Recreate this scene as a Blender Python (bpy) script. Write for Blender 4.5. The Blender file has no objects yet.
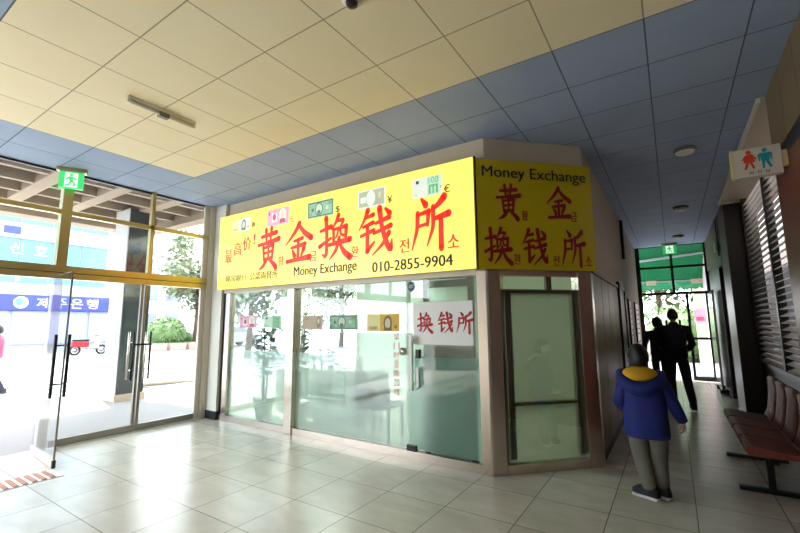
import bpy, bmesh, math, random
from mathutils import Vector, Matrix
random.seed(7)
R = math.radians
scene = bpy.context.scene
COL = scene.collection
H = 3.51            # lobby ceiling
D = 4.087           # shop front plane
EX = -6.517         # entrance plane
CX = -0.741         # corridor's left wall

# ------------------------------------------------------------------ materials
def c(r, g, b):
    f = lambda v: ((v / 255 + .055) / 1.055) ** 2.4 if v > 10 else v / 255 / 12.92
    return (f(r), f(g), f(b), 1)

def mat(name, col, rough=.5, metal=0., var=.08, scale=6., spec=.5, emit=None, es=0., stretch=None, bump=0., coat=0.):
    m = bpy.data.materials.new(name); m.use_nodes = True
    nt = m.node_tree; b = nt.nodes['Principled BSDF']
    b.inputs['Roughness'].default_value = rough
    b.inputs['Metallic'].default_value = metal
    b.inputs['Specular IOR Level'].default_value = spec
    b.inputs['Coat Weight'].default_value = coat
    if var or bump:
        tc = nt.nodes.new('ShaderNodeTexCoord'); mp = nt.nodes.new('ShaderNodeMapping')
        if stretch: mp.inputs['Scale'].default_value = stretch
        no = nt.nodes.new('ShaderNodeTexNoise'); no.inputs['Scale'].default_value = scale; no.inputs['Detail'].default_value = 4
        nt.links.new(tc.outputs['Object'], mp.inputs['Vector']); nt.links.new(mp.outputs['Vector'], no.inputs['Vector'])
        mx = nt.nodes.new('ShaderNodeMix'); mx.data_type = 'RGBA'
        mx.inputs['A'].default_value = tuple(v * (1 - var) for v in col[:3]) + (1,)
        mx.inputs['B'].default_value = tuple(min(1, v * (1 + var)) for v in col[:3]) + (1,)
        nt.links.new(no.outputs['Fac'], mx.inputs['Factor'])
        nt.links.new(mx.outputs['Result'], b.inputs['Base Color'])
        if bump:
            bp = nt.nodes.new('ShaderNodeBump'); bp.inputs['Strength'].default_value = bump; bp.inputs['Distance'].default_value = .01
            nt.links.new(no.outputs['Fac'], bp.inputs['Height']); nt.links.new(bp.outputs['Normal'], b.inputs['Normal'])
    else:
        b.inputs['Base Color'].default_value = col
    if emit:
        b.inputs['Emission Color'].default_value = emit
        b.inputs['Emission Strength'].default_value = es
    return m

def glass_mat(name, tint=(.93, .97, .95, 1), f0=.04):
    m = bpy.data.materials.new(name); m.use_nodes = True
    nt = m.node_tree; nt.nodes.clear()
    out = nt.nodes.new('ShaderNodeOutputMaterial'); tr = nt.nodes.new('ShaderNodeBsdfTransparent'); gl = nt.nodes.new('ShaderNodeBsdfGlossy')
    tr.inputs['Color'].default_value = tint; gl.inputs['Roughness'].default_value = .01
    lw = nt.nodes.new('ShaderNodeLayerWeight'); lw.inputs['Blend'].default_value = .5
    p = nt.nodes.new('ShaderNodeMath'); p.operation = 'POWER'; p.inputs[1].default_value = 5
    a = nt.nodes.new('ShaderNodeMath'); a.operation = 'MULTIPLY_ADD'; a.inputs[1].default_value = 1 - f0; a.inputs[2].default_value = f0
    mx = nt.nodes.new('ShaderNodeMixShader')
    nt.links.new(lw.outputs['Facing'], p.inputs[0]); nt.links.new(p.outputs[0], a.inputs[0]); nt.links.new(a.outputs[0], mx.inputs[0])
    nt.links.new(tr.outputs[0], mx.inputs[1]); nt.links.new(gl.outputs[0], mx.inputs[2]); nt.links.new(mx.outputs[0], out.inputs[0])
    return m

def film_mat(name, col, clear=.3, tint=(.9, .97, .94, 1), transl=.5):
    """self-adhesive frosted film: part see-through, part diffusing"""
    m = bpy.data.materials.new(name); m.use_nodes = True
    nt = m.node_tree; nt.nodes.clear()
    out = nt.nodes.new('ShaderNodeOutputMaterial'); tr = nt.nodes.new('ShaderNodeBsdfTransparent'); tr.inputs['Color'].default_value = tint
    df = nt.nodes.new('ShaderNodeBsdfDiffuse'); tl = nt.nodes.new('ShaderNodeBsdfTranslucent')
    no = nt.nodes.new('ShaderNodeTexNoise'); no.inputs['Scale'].default_value = 1.5
    mc = nt.nodes.new('ShaderNodeMix'); mc.data_type = 'RGBA'
    mc.inputs['A'].default_value = tuple(v * .93 for v in col[:3]) + (1,); mc.inputs['B'].default_value = col
    nt.links.new(no.outputs['Fac'], mc.inputs['Factor'])
    nt.links.new(mc.outputs['Result'], df.inputs['Color']); nt.links.new(mc.outputs['Result'], tl.inputs['Color'])
    m1 = nt.nodes.new('ShaderNodeMixShader'); m1.inputs[0].default_value = transl
    nt.links.new(df.outputs[0], m1.inputs[1]); nt.links.new(tl.outputs[0], m1.inputs[2])
    m2 = nt.nodes.new('ShaderNodeMixShader'); m2.inputs[0].default_value = clear
    nt.links.new(m1.outputs[0], m2.inputs[1]); nt.links.new(tr.outputs[0], m2.inputs[2]); nt.links.new(m2.outputs[0], out.inputs[0])
    return m

def grid_mat(name, sx, sy, ox, oy, joint, colA, colB, jcol, rough, spec=.5, zone=None, colZA=None, colZB=None, nscale=3., nstretch=(1, 1, 1), tilevar=.0, bump=.0):
    """square panels with joints; an optional rectangle of panels in a second paint"""
    m = bpy.data.materials.new(name); m.use_nodes = True
    nt = m.node_tree; N = nt.nodes; L = nt.links; b = N['Principled BSDF']
    b.inputs['Roughness'].default_value = rough; b.inputs['Specular IOR Level'].default_value = spec
    ge = N.new('ShaderNodeNewGeometry'); sp = N.new('ShaderNodeSeparateXYZ'); L.new(ge.outputs['Position'], sp.inputs[0])
    def M(op, a, bb=None, cc=None):
        n = N.new('ShaderNodeMath'); n.operation = op
        for i, v in enumerate((a, bb, cc)):
            if v is None: continue
            if isinstance(v, (int, float)): n.inputs[i].default_value = v
            else: L.new(v, n.inputs[i])
        return n.outputs[0]
    def mixc(f, a, bb):
        n = N.new('ShaderNodeMix'); n.data_type = 'RGBA'
        L.new(f, n.inputs['Factor'])
        for k, v in (('A', a), ('B', bb)):
            if isinstance(v, tuple): n.inputs[k].default_value = v
            else: L.new(v, n.inputs[k])
        return n.outputs['Result']
    u = M('DIVIDE', M('SUBTRACT', sp.outputs[0], ox), sx); v = M('DIVIDE', M('SUBTRACT', sp.outputs[1], oy), sy)
    fu = M('ABSOLUTE', M('SUBTRACT', M('FRACT', M('ADD', u, .5)), .5)); fv = M('ABSOLUTE', M('SUBTRACT', M('FRACT', M('ADD', v, .5)), .5))
    j = M('MAXIMUM', M('LESS_THAN', fu, joint / sx), M('LESS_THAN', fv, joint / sy))
    cm = N.new('ShaderNodeCombineXYZ'); L.new(M('FLOOR', u), cm.inputs[0]); L.new(M('FLOOR', v), cm.inputs[1])
    wn = N.new('ShaderNodeTexWhiteNoise'); L.new(cm.outputs[0], wn.inputs['Vector'])
    mp = N.new('ShaderNodeMapping'); mp.inputs['Scale'].default_value = nstretch; L.new(ge.outputs['Position'], mp.inputs['Vector'])
    ad = N.new('ShaderNodeVectorMath'); ad.operation = 'MULTIPLY_ADD'; L.new(wn.outputs['Color'], ad.inputs[0]); ad.inputs[1].default_value = (9, 9, 9); L.new(mp.outputs[0], ad.inputs[2])
    no = N.new('ShaderNodeTexNoise'); no.inputs['Scale'].default_value = nscale; no.inputs['Detail'].default_value = 6; no.inputs['Distortion'].default_value = .6
    L.new(ad.outputs[0], no.inputs['Vector'])
    f = M('ADD', M('MULTIPLY', M('SUBTRACT', no.outputs['Fac'], .5), 1.8), .5)
    f = M('ADD', f, M('MULTIPLY', M('SUBTRACT', wn.outputs['Value'], .5), tilevar))
    f = M('MINIMUM', M('MAXIMUM', f, 0.), 1.)
    col = mixc(f, colA, colB)
    if zone:
        x0, x1, y0, y1 = zone
        inz = M('MULTIPLY', M('MULTIPLY', M('GREATER_THAN', sp.outputs[0], x0), M('LESS_THAN', sp.outputs[0], x1)),
                M('MULTIPLY', M('GREATER_THAN', sp.outputs[1], y0), M('LESS_THAN', sp.outputs[1], y1)))
        col = mixc(inz, col, mixc(f, colZA, colZB))
        jc = mixc(inz, jcol, tuple(v * .45 for v in colZA[:3]) + (1,))
        col = mixc(j, col, jc)
    else:
        col = mixc(j, col, jcol)
    L.new(col, b.inputs['Base Color'])
    bp = N.new('ShaderNodeBump'); bp.inputs['Strength'].default_value = .4; bp.inputs['Distance'].default_value = .004
    hgt = M('SUBTRACT', M('MULTIPLY', f, bump), j)
    L.new(hgt, bp.inputs['Height']); L.new(bp.outputs['Normal'], b.inputs['Normal'])
    return m

M_ = {}
def setup_mats():
    g = M_
    g['floor'] = grid_mat('marble floor tiles', .575, .575, .035, .345, .0035, c(196, 188, 172), c(224, 218, 204), c(122, 114, 100), .26, .5, nscale=2.2, nstretch=(1, 2.6, 1), tilevar=.35)
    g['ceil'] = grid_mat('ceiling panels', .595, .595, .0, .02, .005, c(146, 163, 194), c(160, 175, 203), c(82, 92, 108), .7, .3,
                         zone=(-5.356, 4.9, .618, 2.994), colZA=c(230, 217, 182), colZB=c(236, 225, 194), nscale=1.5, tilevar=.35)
    g['wood_floor'] = mat('interior floor', c(150, 145, 135), .4)
    g['plaster'] = mat('beige plaster', c(214, 200, 180), .8, var=.05, scale=3)
    g['plaster_dark'] = mat('corridor plaster', c(176, 162, 140), .7, var=.1, scale=2.5)
    g['white_wall'] = mat('white painted wall', c(226, 224, 214), .7, var=.03, scale=3)
    g['dim_wall'] = mat('brown lobby wall', c(150, 136, 114), .7, var=.08, scale=3)
    g['shop_wall'] = mat('shop wall', c(206, 216, 204), .8, var=.03)
    g['black_base'] = mat('black skirting', c(38, 38, 42), .35)
    g['steel'] = mat('brushed steel', c(206, 192, 180), .24, 1., var=.1, scale=14, stretch=(12, 12, .6))
    g['steel_dark'] = mat('dull steel', c(150, 142, 132), .38, 1., var=.1, scale=12, stretch=(10, 10, .6))
    g['alu'] = mat('aluminium', c(214, 202, 188), .45, .12, var=.05)
    g['bronze'] = mat('bronze anodised frame', c(190, 172, 118), .3, .85, var=.12, scale=5)
    g['dark_frame'] = mat('dark frame', c(44, 40, 36), .4, .3)
    g['glass'] = glass_mat('clear glass', (.95, .98, .97, 1))
    g['shop_glass'] = glass_mat('shop glass', (.94, .97, .96, 1), .055)
    g['grey_glass'] = glass_mat('tinted shop glass', (.82, .86, .8, 1), .075)
    g['frost_w'] = film_mat('pale frosted film', c(228, 239, 238), .645)
    g['haze'] = film_mat('light haze film', c(196, 216, 206), .74)
    g['frost_g'] = film_mat('green frosted film', c(160, 198, 186), .40)
    g['haze_g'] = film_mat('green haze film', c(190, 200, 184), .80)
    g['frost_d'] = film_mat('grey green film', c(160, 154, 138), .5)
    yel = c(240, 222, 74)
    g['sign_lit'] = mat('lit yellow acrylic', c(206, 190, 80), .22, var=.03, scale=2, emit=c(255, 233, 112), es=SIGN)
    g['sign_dull'] = mat('yellow acrylic unlit', c(206, 180, 14), .3, var=.06, scale=2)
    g['sign_side'] = mat('sign housing', c(70, 62, 44), .5)
    g['red_lit'] = mat('red sign vinyl', c(226, 40, 30), .4, var=.04, emit=c(232, 44, 34), es=SIGN * .7)
    g['red'] = mat('red vinyl', c(196, 24, 32), .5, var=.04)
    g['dred'] = mat('crimson vinyl', c(150, 16, 30), .5, var=.04)
    g['black'] = mat('black vinyl', c(30, 27, 22), .5, var=.04)
    g['white'] = mat('white print', c(238, 238, 236), .45, var=.02)
    g['green_led'] = mat('green exit panel', c(60, 190, 100), .4, emit=c(60, 205, 110), es=.55, var=0)
    g['green_led_dim'] = mat('green exit panel far', c(60, 190, 100), .4, emit=c(60, 215, 110), es=.3, var=0)
    g['pale_led'] = mat('pale exit pictogram', c(225, 250, 225), .4, emit=c(225, 250, 225), es=.6, var=0)
    g['wood_red'] = mat('red brown wood', c(118, 62, 38), .35, var=.25, scale=5, stretch=(6, 6, .7))
    g['wood_olive'] = mat('dark brown wood panel', c(124, 106, 76), .5, var=.2, scale=5, stretch=(6, 6, .8))
    g['brown_metal'] = mat('brown panelling', c(132, 106, 82), .42, .15, var=.18, scale=5, stretch=(6, 6, .5))
    g['dark_brown'] = mat('dark brown panel', c(44, 33, 27), .45, var=.2, scale=4)
    g['column_exitlit'] = mat('exit-lit column brown', c(136, 100, 74), .42, var=.15, scale=4, stretch=(5, 5, .6))
    g['slat'] = mat('grey louvre blade', c(232, 224, 217), .4, .05, var=.06)
    g['leather'] = mat('brown leather', c(116, 58, 42), .48, var=.15, scale=9, bump=.15)
    g['black_metal'] = mat('black metal', c(22, 22, 24), .35, .4, var=.05)
    g['skin'] = mat('skin', c(204, 156, 128), .5, var=.05)
    g['hair'] = mat('black hair', c(24, 21, 20), .5, var=.2, scale=30, bump=.4)
    g['blue_cloth'] = mat('blue jacket cloth', c(26, 38, 116), .75, var=.18, scale=10, bump=.25)
    g['yellow_cloth'] = mat('yellow hood lining', c(214, 160, 22), .75, var=.12, scale=10)
    g['grey_cloth'] = mat('grey trousers cloth', c(112, 110, 99), .8, var=.14, scale=12, bump=.25)
    g['dark_cloth'] = mat('dark cloth', c(32, 34, 44), .8, var=.15, scale=12, bump=.2)
    g['navy_cloth'] = mat('navy cloth', c(27, 30, 48), .8, var=.15, scale=12, bump=.2)
    g['pink_cloth'] = mat('pink cloth', c(226, 70, 96), .75, var=.1, scale=10)
    g['rubber_w'] = mat('white rubber', c(216, 212, 204), .6)
    g['canvas_b'] = mat('black canvas', c(26, 25, 27), .7)
    g['eye'] = mat('eye', c(20, 16, 14), .2, var=0)
    g['lip'] = mat('lips', c(170, 92, 84), .5, var=0)
    g['fix_white'] = mat('white lamp cover', c(226, 222, 206), .35, var=.02)
    g['fix_grey'] = mat('grey lamp ring', c(120, 118, 112), .4, .3)
    g['fill_lamp_on'] = mat('added fill diffuser', c(240, 245, 240), .4, var=0, emit=c(235, 248, 242), es=30)  # glow of the lamps added to brighten the shop
    g['terra'] = mat('terracotta strip', c(186, 128, 96), .6, var=.15, scale=12)
    g['pave'] = mat('speckled paving', c(142, 134, 129), .8, var=.3, scale=60)
    g['road'] = mat('pale asphalt', c(122, 120, 120), .9, var=.06, scale=4)
    g['line'] = mat('road paint', c(240, 240, 240), .8, var=.03)
    g['concrete'] = mat('concrete waffle', c(158, 138, 118), .85, var=.08, scale=3)
    g['coffer'] = mat('shade-dark coffer', c(40, 35, 27), .85, var=.08, scale=3)
    g['granite'] = mat('dark granite', c(40, 46, 48), .15, var=.25, scale=25)
    g['granite_skylit'] = mat('sky-lit granite', c(190, 190, 186), .4, var=.1, scale=25)
    g['stone'] = mat('beige stone', c(198, 176, 150), .6)
    g['bl_glass'] = mat('light blue glazing', c(88, 142, 168), .3, var=.08, scale=.6)
    g['bl_white'] = mat('white cladding', c(164, 165, 170), .6, var=.03)
    g['bl_blue'] = mat('blue fascia', c(52, 62, 150), .5, var=.04)
    g['bl_lav'] = mat('pale lavender shopfront', c(150, 154, 190), .4, var=.06)
    g['bl_pink'] = mat('pale pink wall', c(232, 206, 214), .7, var=.04)
    g['bl_grey'] = mat('dim shop interior', c(120, 124, 128), .5, var=.1)
    g['leaf'] = mat('leaf', c(70, 104, 50), .6, var=.35, scale=3)
    g['leaf2'] = mat('grey green leaf', c(138, 148, 122), .6, var=.3, scale=3)
    g['leaf3'] = mat('clipped hedge leaf', c(116, 140, 88), .6, var=.3, scale=3)
    g['bark'] = mat('bark', c(96, 78, 60), .9, var=.2, scale=10)
    g['pot'] = mat('white pot', c(216, 212, 204), .5)
    g['brick_pl'] = mat('pinkish planter', c(190, 150, 138), .8, var=.1)
    g['awning'] = film_mat('green awning cloth', c(44, 118, 80), .02, transl=.35)
    g['dim_slab'] = mat('grey render', c(124, 117, 113), .8)
    g['gloss_white'] = mat('glossy white panel', c(236, 234, 232), .16, var=.02, coat=.5)
    g['desk'] = mat('white laminate', c(222, 226, 222), .4, var=.02)
    g['chair_wood'] = mat('olive cane chair', c(58, 50, 30), .6, var=.12)
    g['frame_brown'] = mat('brown inner frame', c(92, 60, 46), .5, var=.12)
    g['teal'] = mat('teal print', c(36, 150, 160), .5, var=0)
    g['orange'] = mat('orange red print', c(212, 66, 34), .5, var=0)
    g['cream'] = mat('sign cream face', c(206, 198, 184), .4, var=.03)
    g['cream_edge'] = mat('sign cream edge', c(214, 200, 150), .5)
    g['blue_badge'] = mat('navy badge', c(44, 62, 112), .4, var=.05)
    for k, v in dict(n_white=(226, 232, 222), n_pink=(222, 168, 190), n_pinkd=(196, 84, 120), n_green=(150, 188, 160), n_dgreen=(78, 124, 98), n_grey=(176, 186, 160), n_tan=(186, 170, 146),
                     n_tand=(146, 128, 108), n_mint=(188, 222, 196), n_mintd=(96, 186, 120), n_gold=(226, 180, 66), n_goldd=(128, 96, 40), n_cream=(236, 226, 160), n_face=(214, 206, 170), n_navy=(40, 50, 110)).items():
        g[k] = mat(k.replace('n_', 'note ink '), c(*v), .55, var=.06, scale=40); g[k + '_lit'] = mat(k.replace('n_', 'backlit note ink '), c(*v), .4, var=.06, scale=40, emit=c(*v), es=SIGN * .62)
SIGN = .6
setup_mats()

# ------------------------------------------------------------------ mesh builder
class MB:
    def __init__(s): s.v = []; s.f = []; s.m = []; s.mats = []; s.sm = []
    def mi(s, m):
        if m not in s.mats: s.mats.append(m)
        return s.mats.index(m)
    def add(s, vs, fs, m, smooth=False, M=None):
        b = len(s.v); i = s.mi(m)
        for p in vs: s.v.append(tuple(M @ Vector(p)) if M else tuple(p))
        for f in fs: s.f.append(tuple(b + k for k in f)); s.m.append(i); s.sm.append(smooth)
        return s
    def box(s, x0, y0, z0, x1, y1, z1, m, M=None, bev=0.):
        if x0 > x1: x0, x1 = x1, x0
        if y0 > y1: y0, y1 = y1, y0
        if z0 > z1: z0, z1 = z1, z0
        if bev:
            bm = bmesh.new(); bmesh.ops.create_cube(bm, size=1)
            for v in bm.verts: v.co = Vector(((x0 + x1) / 2 + v.co.x * (x1 - x0), (y0 + y1) / 2 + v.co.y * (y1 - y0), (z0 + z1) / 2 + v.co.z * (z1 - z0)))
            bmesh.ops.bevel(bm, geom=bm.edges[:], offset=bev, segments=2, affect='EDGES', profile=.6)
            return s.bm(bm, m, M)
        vs = [(x0, y0, z0), (x1, y0, z0), (x1, y1, z0), (x0, y1, z0), (x0, y0, z1), (x1, y0, z1), (x1, y1, z1), (x0, y1, z1)]
        return s.add(vs, [(0, 3, 2, 1), (4, 5, 6, 7), (0, 1, 5, 4), (1, 2, 6, 5), (2, 3, 7, 6), (3, 0, 4, 7)], m, M=M)
    def bm(s, bm, m, M=None, smooth=False):
        bm.verts.index_update()
        s.add([v.co for v in bm.verts], [[v.index for v in f.verts] for f in bm.faces], m, smooth, M); bm.free(); return s
    def prism(s, pts, z0, z1, m, M=None):
        n = len(pts)
        vs = [(x, y, z0) for x, y in pts] + [(x, y, z1) for x, y in pts]
        fs = [tuple(range(n - 1, -1, -1)), tuple(range(n, 2 * n))] + [(i, (i + 1) % n, n + (i + 1) % n, n + i) for i in range(n)]
        return s.add(vs, fs, m, M=M)
    def tube(s, pts, r, m, n=10, M=None, cap=True):
        pts = [Vector(p) for p in pts]; rr = r if isinstance(r, (list, tuple)) else [r] * len(pts)
        vs = []; fs = []; prev = None
        for i, p in enumerate(pts):
            t = (pts[min(i + 1, len(pts) - 1)] - pts[max(i - 1, 0)]).normalized()
            if prev is None:
                a = Vector((0, 0, 1)) if abs(t.z) < .9 else Vector((1, 0, 0)); u = t.cross(a).normalized()
            else: u = (prev - t * prev.dot(t)).normalized()
            prev = u; w = t.cross(u)
            for k in range(n):
                an = 2 * math.pi * k / n; vs.append(p + (u * math.cos(an) + w * math.sin(an)) * rr[i])
        for i in range(len(pts) - 1):
            for k in range(n): fs.append((i * n + k, i * n + (k + 1) % n, (i + 1) * n + (k + 1) % n, (i + 1) * n + k))
        if cap: fs += [tuple(range(n - 1, -1, -1)), tuple(range((len(pts) - 1) * n, len(pts) * n))]
        return s.add(vs, fs, m, True, M)
    def ell(s, cx, cy, cz, rx, ry, rz, m, seg=20, ring=12, M=None, keep=None, fn=None):
        bm = bmesh.new(); bmesh.ops.create_uvsphere(bm, u_segments=seg, v_segments=ring, radius=1)
        if keep: bmesh.ops.delete(bm, geom=[f for f in bm.faces if not keep(f.calc_center_median())], context='FACES')
        for v in bm.verts:
            p = fn(v.co.copy()) if fn else v.co
            v.co = Vector((cx + p.x * rx, cy + p.y * ry, cz + p.z * rz))
        return s.bm(bm, m, M, True)
    def lathe(s, prof, m, n=24, M=None):
        vs = []; fs = []
        for r, z in prof:
            for k in range(n): vs.append((r * math.cos(2 * math.pi * k / n), r * math.sin(2 * math.pi * k / n), z))
        for i in range(len(prof) - 1):
            for k in range(n): fs.append((i * n + k, i * n + (k + 1) % n, (i + 1) * n + (k + 1) % n, (i + 1) * n + k))
        fs += [tuple(range(n - 1, -1, -1)), tuple(range((len(prof) - 1) * n, len(prof) * n))]
        return s.add(vs, fs, m, True, M)
    def mesh(s, me, m, M=None, smooth=False):
        return s.add([v.co for v in me.vertices], [tuple(p.vertices) for p in me.polygons], m, smooth, M)
    def build(s, name, parent=None, loc=None):
        me = bpy.data.meshes.new(name); me.from_pydata(s.v, [], s.f)
        for m in s.mats: me.materials.append(m)
        for p, i, k in zip(me.polygons, s.m, s.sm): p.material_index = i; p.use_smooth = k
        me.update()
        o = bpy.data.objects.new(name, me); COL.objects.link(o)
        if parent: o.parent = parent
        return o

def tag(o, label, cat, group=None):
    o['label'] = label; o['category'] = cat
    if group: o['group'] = group
    return o
def thing(name, label, cat, loc=(0, 0, 0), rz=0., group=None):
    o = bpy.data.objects.new(name, None); COL.objects.link(o); o.empty_display_size = .1
    o.location = loc; o.rotation_euler = (0, 0, rz); return tag(o, label, cat, group)
def struct_empty(name, loc=(0, 0, 0), rz=0.):
    o = bpy.data.objects.new(name, None); COL.objects.link(o); o.location = loc; o.rotation_euler = (0, 0, rz); o['kind'] = 'structure'; return o
def struct(mb, name, parent=None):
    o = mb.build(name, parent)
    if not parent: o['kind'] = 'structure'
    return o
def copy_thing(root, loc, label):
    r = root.copy(); COL.objects.link(r); r.location = loc; r['label'] = label
    for ch in list(root.children):
        k = ch.copy(); COL.objects.link(k); k.parent = r
        for g in ch.children:
            q = g.copy(); COL.objects.link(q); q.parent = k
    return r
def B(*a, m, **k): return MB().box(*a, m, **k)

# ------------------------------------------------------------------ text and brush writing on a wall frame
class Frame:
    """u along the face, v up, n out of the face"""
    def __init__(s, o, u, n): s.o = Vector(o); s.u = Vector(u).normalized(); s.n = Vector(n).normalized(); s.vv = Vector((0, 0, 1))
    def p(s, u, v, d=0.): return s.o + s.u * u + s.vv * v + s.n * d

_tm = {}
def text_mesh(t, off=0.):
    if (t, off) in _tm: return _tm[(t, off)]
    cu = bpy.data.curves.new('lettering_curve', 'FONT'); cu.body = t; cu.size = 1; cu.offset = off; cu.resolution_u = 3
    o = bpy.data.objects.new('lettering_curve', cu); COL.objects.link(o)
    dg = bpy.context.evaluated_depsgraph_get(); me = bpy.data.meshes.new_from_object(o.evaluated_get(dg))
    bpy.data.objects.remove(o); bpy.data.curves.remove(cu)
    _tm[(t, off)] = me; return me
def write(mb, fr, t, u0, v0, u1, v1, m, d=.004, off=0., slant=0.):
    if off:                                                         # bold: the same print twice, a hair apart
        k = off * .32 * (v1 - v0)
        write(mb, fr, t, u0, v0, u1 - k, v1, m, d, 0., slant); write(mb, fr, t, u0 + k, v0, u1, v1, m, d + .0001, 0., slant); return
    me = text_mesh(t, 0.)
    if not len(me.vertices): return
    xs = [v.co.x for v in me.vertices]; ys = [v.co.y for v in me.vertices]
    ax, bx, ay, by = min(xs), max(xs), min(ys), max(ys)
    vs = []
    for q in me.vertices:
        a = (q.co.x - ax) / max(bx - ax, 1e-6); b = (q.co.y - ay) / max(by - ay, 1e-6)
        vs.append(fr.p(u0 + (u1 - u0) * a, v0 + (v1 - v0) * b + slant * a, d))
    mb.add(vs, [tuple(p.vertices) for p in me.polygons], m)
BRUSH = {
 'huang': [[(18,20,5),(84,14,7)],[(37,4,7),(40,32,5)],[(62,2,7),(58,30,5)],[(4,39,5),(50,36,5),(96,30,8)],[(50,33,5),(50,76,5)],[(27,46,6),(31,77,5)],[(28,48,4),(70,42,6)],[(71,42,7),(67,75,5)],
           [(31,61,4),(67,57,4)],[(31,75,4),(67,72,4)],[(41,80,6),(30,90,7),(10,99,2)],[(58,79,4),(75,88,8),(85,97,9)]],
 'jin': [[(53,2,8),(38,22,7),(2,52,2)],[(51,5,5),(70,26,8),(98,42,9)],[(34,45,4),(66,40,6)],[(24,61,4),(76,55,7)],[(50,42,6),(50,88,6)],[(29,68,4),(37,81,8)],[(72,64,8),(62,82,4)],[(8,94,6),(50,91,6),(94,88,9)]],
 'huan': [[(2,31,4),(38,24,7)],[(21,3,8),(24,40,6),(24,82,7),(19,91,5),(9,84,2)],[(0,66,6),(38,50,4)],[(62,1,7),(54,16,5),(40,31,2)],[(57,14,4),(80,12,6),(68,27,3)],[(46,31,5),(47,58,5)],[(46,32,4),(86,28,6)],
          [(87,28,7),(85,57,5)],[(62,32,4),(58,46,4),(52,52,2)],[(68,32,4),(70,45,4),(80,48,4)],[(33,65,5),(99,58,8)],[(65,52,6),(56,78,6),(34,98,2)],[(66,64,4),(80,84,8),(99,97,9)]],
 'qian': [[(27,2,8),(18,20,5),(1,42,2)],[(21,18,4),(44,13,6)],[(13,37,4),(43,30,6)],[(6,56,4),(45,47,6)],[(26,35,6),(26,90,7)],[(25,90,7),(47,72,3)],[(50,33,4),(90,24,7)],[(45,54,4),(94,42,7)],
          [(62,2,9),(68,40,7),(83,80,8),(94,93,8),(97,70,2)],[(89,56,7),(72,78,5),(42,99,2)],[(79,5,4),(91,16,8)]],
 'suo': [[(29,1,4),(40,13,9)],[(17,31,4),(48,26,6)],[(48,26,7),(44,52,5)],[(20,53,4),(45,50,4)],[(18,28,7),(16,60,6),(1,97,2)],[(90,3,9),(74,16,7),(57,24,4)],[(60,20,7),(60,58,6),(43,92,2)],[(61,43,5),(101,36,8)],[(80,40,7),(80,99,8)]],
}
def brush(mb, fr, key, u0, v0, u1, v1, m, d=.004, fat=1.):
    W, Hh = u1 - u0, v1 - v0
    for si, st in enumerate(BRUSH[key]):
        pts = []
        for i in range(len(st) - 1):                               # smooth the centre line
            (x0, y0, w0), (x1, y1, w1) = st[i], st[i + 1]
            for k in range(5):
                t = k / 5; pts.append((x0 + (x1 - x0) * t, y0 + (y1 - y0) * t, w0 + (w1 - w0) * t))
        pts.append(st[-1])
        for _ in range(2):
            pts = [pts[0]] + [tuple((a + 2 * b + e) / 4 for a, b, e in zip(pts[i - 1], pts[i], pts[i + 1])) for i in range(1, len(pts) - 1)] + [pts[-1]]
        L, Rr = [], []
        for i, (x, y, w) in enumerate(pts):
            x0, y0, _ = pts[max(i - 1, 0)]; x1, y1, _ = pts[min(i + 1, len(pts) - 1)]
            dx, dy = x1 - x0, y1 - y0; l = math.hypot(dx, dy) or 1; nx, ny = -dy / l, dx / l
            L.append((x + nx * w * fat, y + ny * w * fat)); Rr.append((x - nx * w * fat, y - ny * w * fat))
        vs = []; fs = []
        P = lambda q: fr.p(u0 + W * q[0] / 100, v1 - Hh * q[1] / 100, d + si * .00015)
        for a, b in zip(L, Rr): vs += [P(a), P(b)]
        for i in range(len(pts) - 1): fs.append((2 * i, 2 * i + 1, 2 * i + 3, 2 * i + 2))
        for (x, y, w) in (pts[0], pts[-1]):                         # rounded ends
            b = len(vs); n = 10
            for k in range(n):
                an = 2 * math.pi * k / n; vs.append(P((x + w * fat * math.cos(an), y + w * fat * math.sin(an))))
            fs.append(tuple(range(b, b + n)))
        mb.add(vs, fs, m)
def disc(mb, fr, u, v, ru, rv, m, d, n=20):
    mb.add([fr.p(u + ru * math.cos(2 * math.pi * k / n), v + rv * math.sin(2 * math.pi * k / n), d) for k in range(n)], [tuple(range(n))], m)
def quad(mb, fr, u0, v0, u1, v1, m, d):
    mb.add([fr.p(u0, v0, d), fr.p(u1, v0, d), fr.p(u1, v1, d), fr.p(u0, v1, d)], [(0, 1, 2, 3)], m)
def slab(mb, fr, u0, v0, u1, v1, m, d0, d1):
    p = [fr.p(u0, v0, d0), fr.p(u1, v0, d0), fr.p(u1, v1, d0), fr.p(u0, v1, d0), fr.p(u0, v0, d1), fr.p(u1, v0, d1), fr.p(u1, v1, d1), fr.p(u0, v1, d1)]
    mb.add(p, [(0, 3, 2, 1), (4, 5, 6, 7), (0, 1, 5, 4), (1, 2, 6, 5), (2, 3, 7, 6), (3, 0, 4, 7)], m)
def poly(mb, fr, pts, m, d): mb.add([fr.p(a, b, d) for a, b in pts], [tuple(range(len(pts)))], m)

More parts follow.
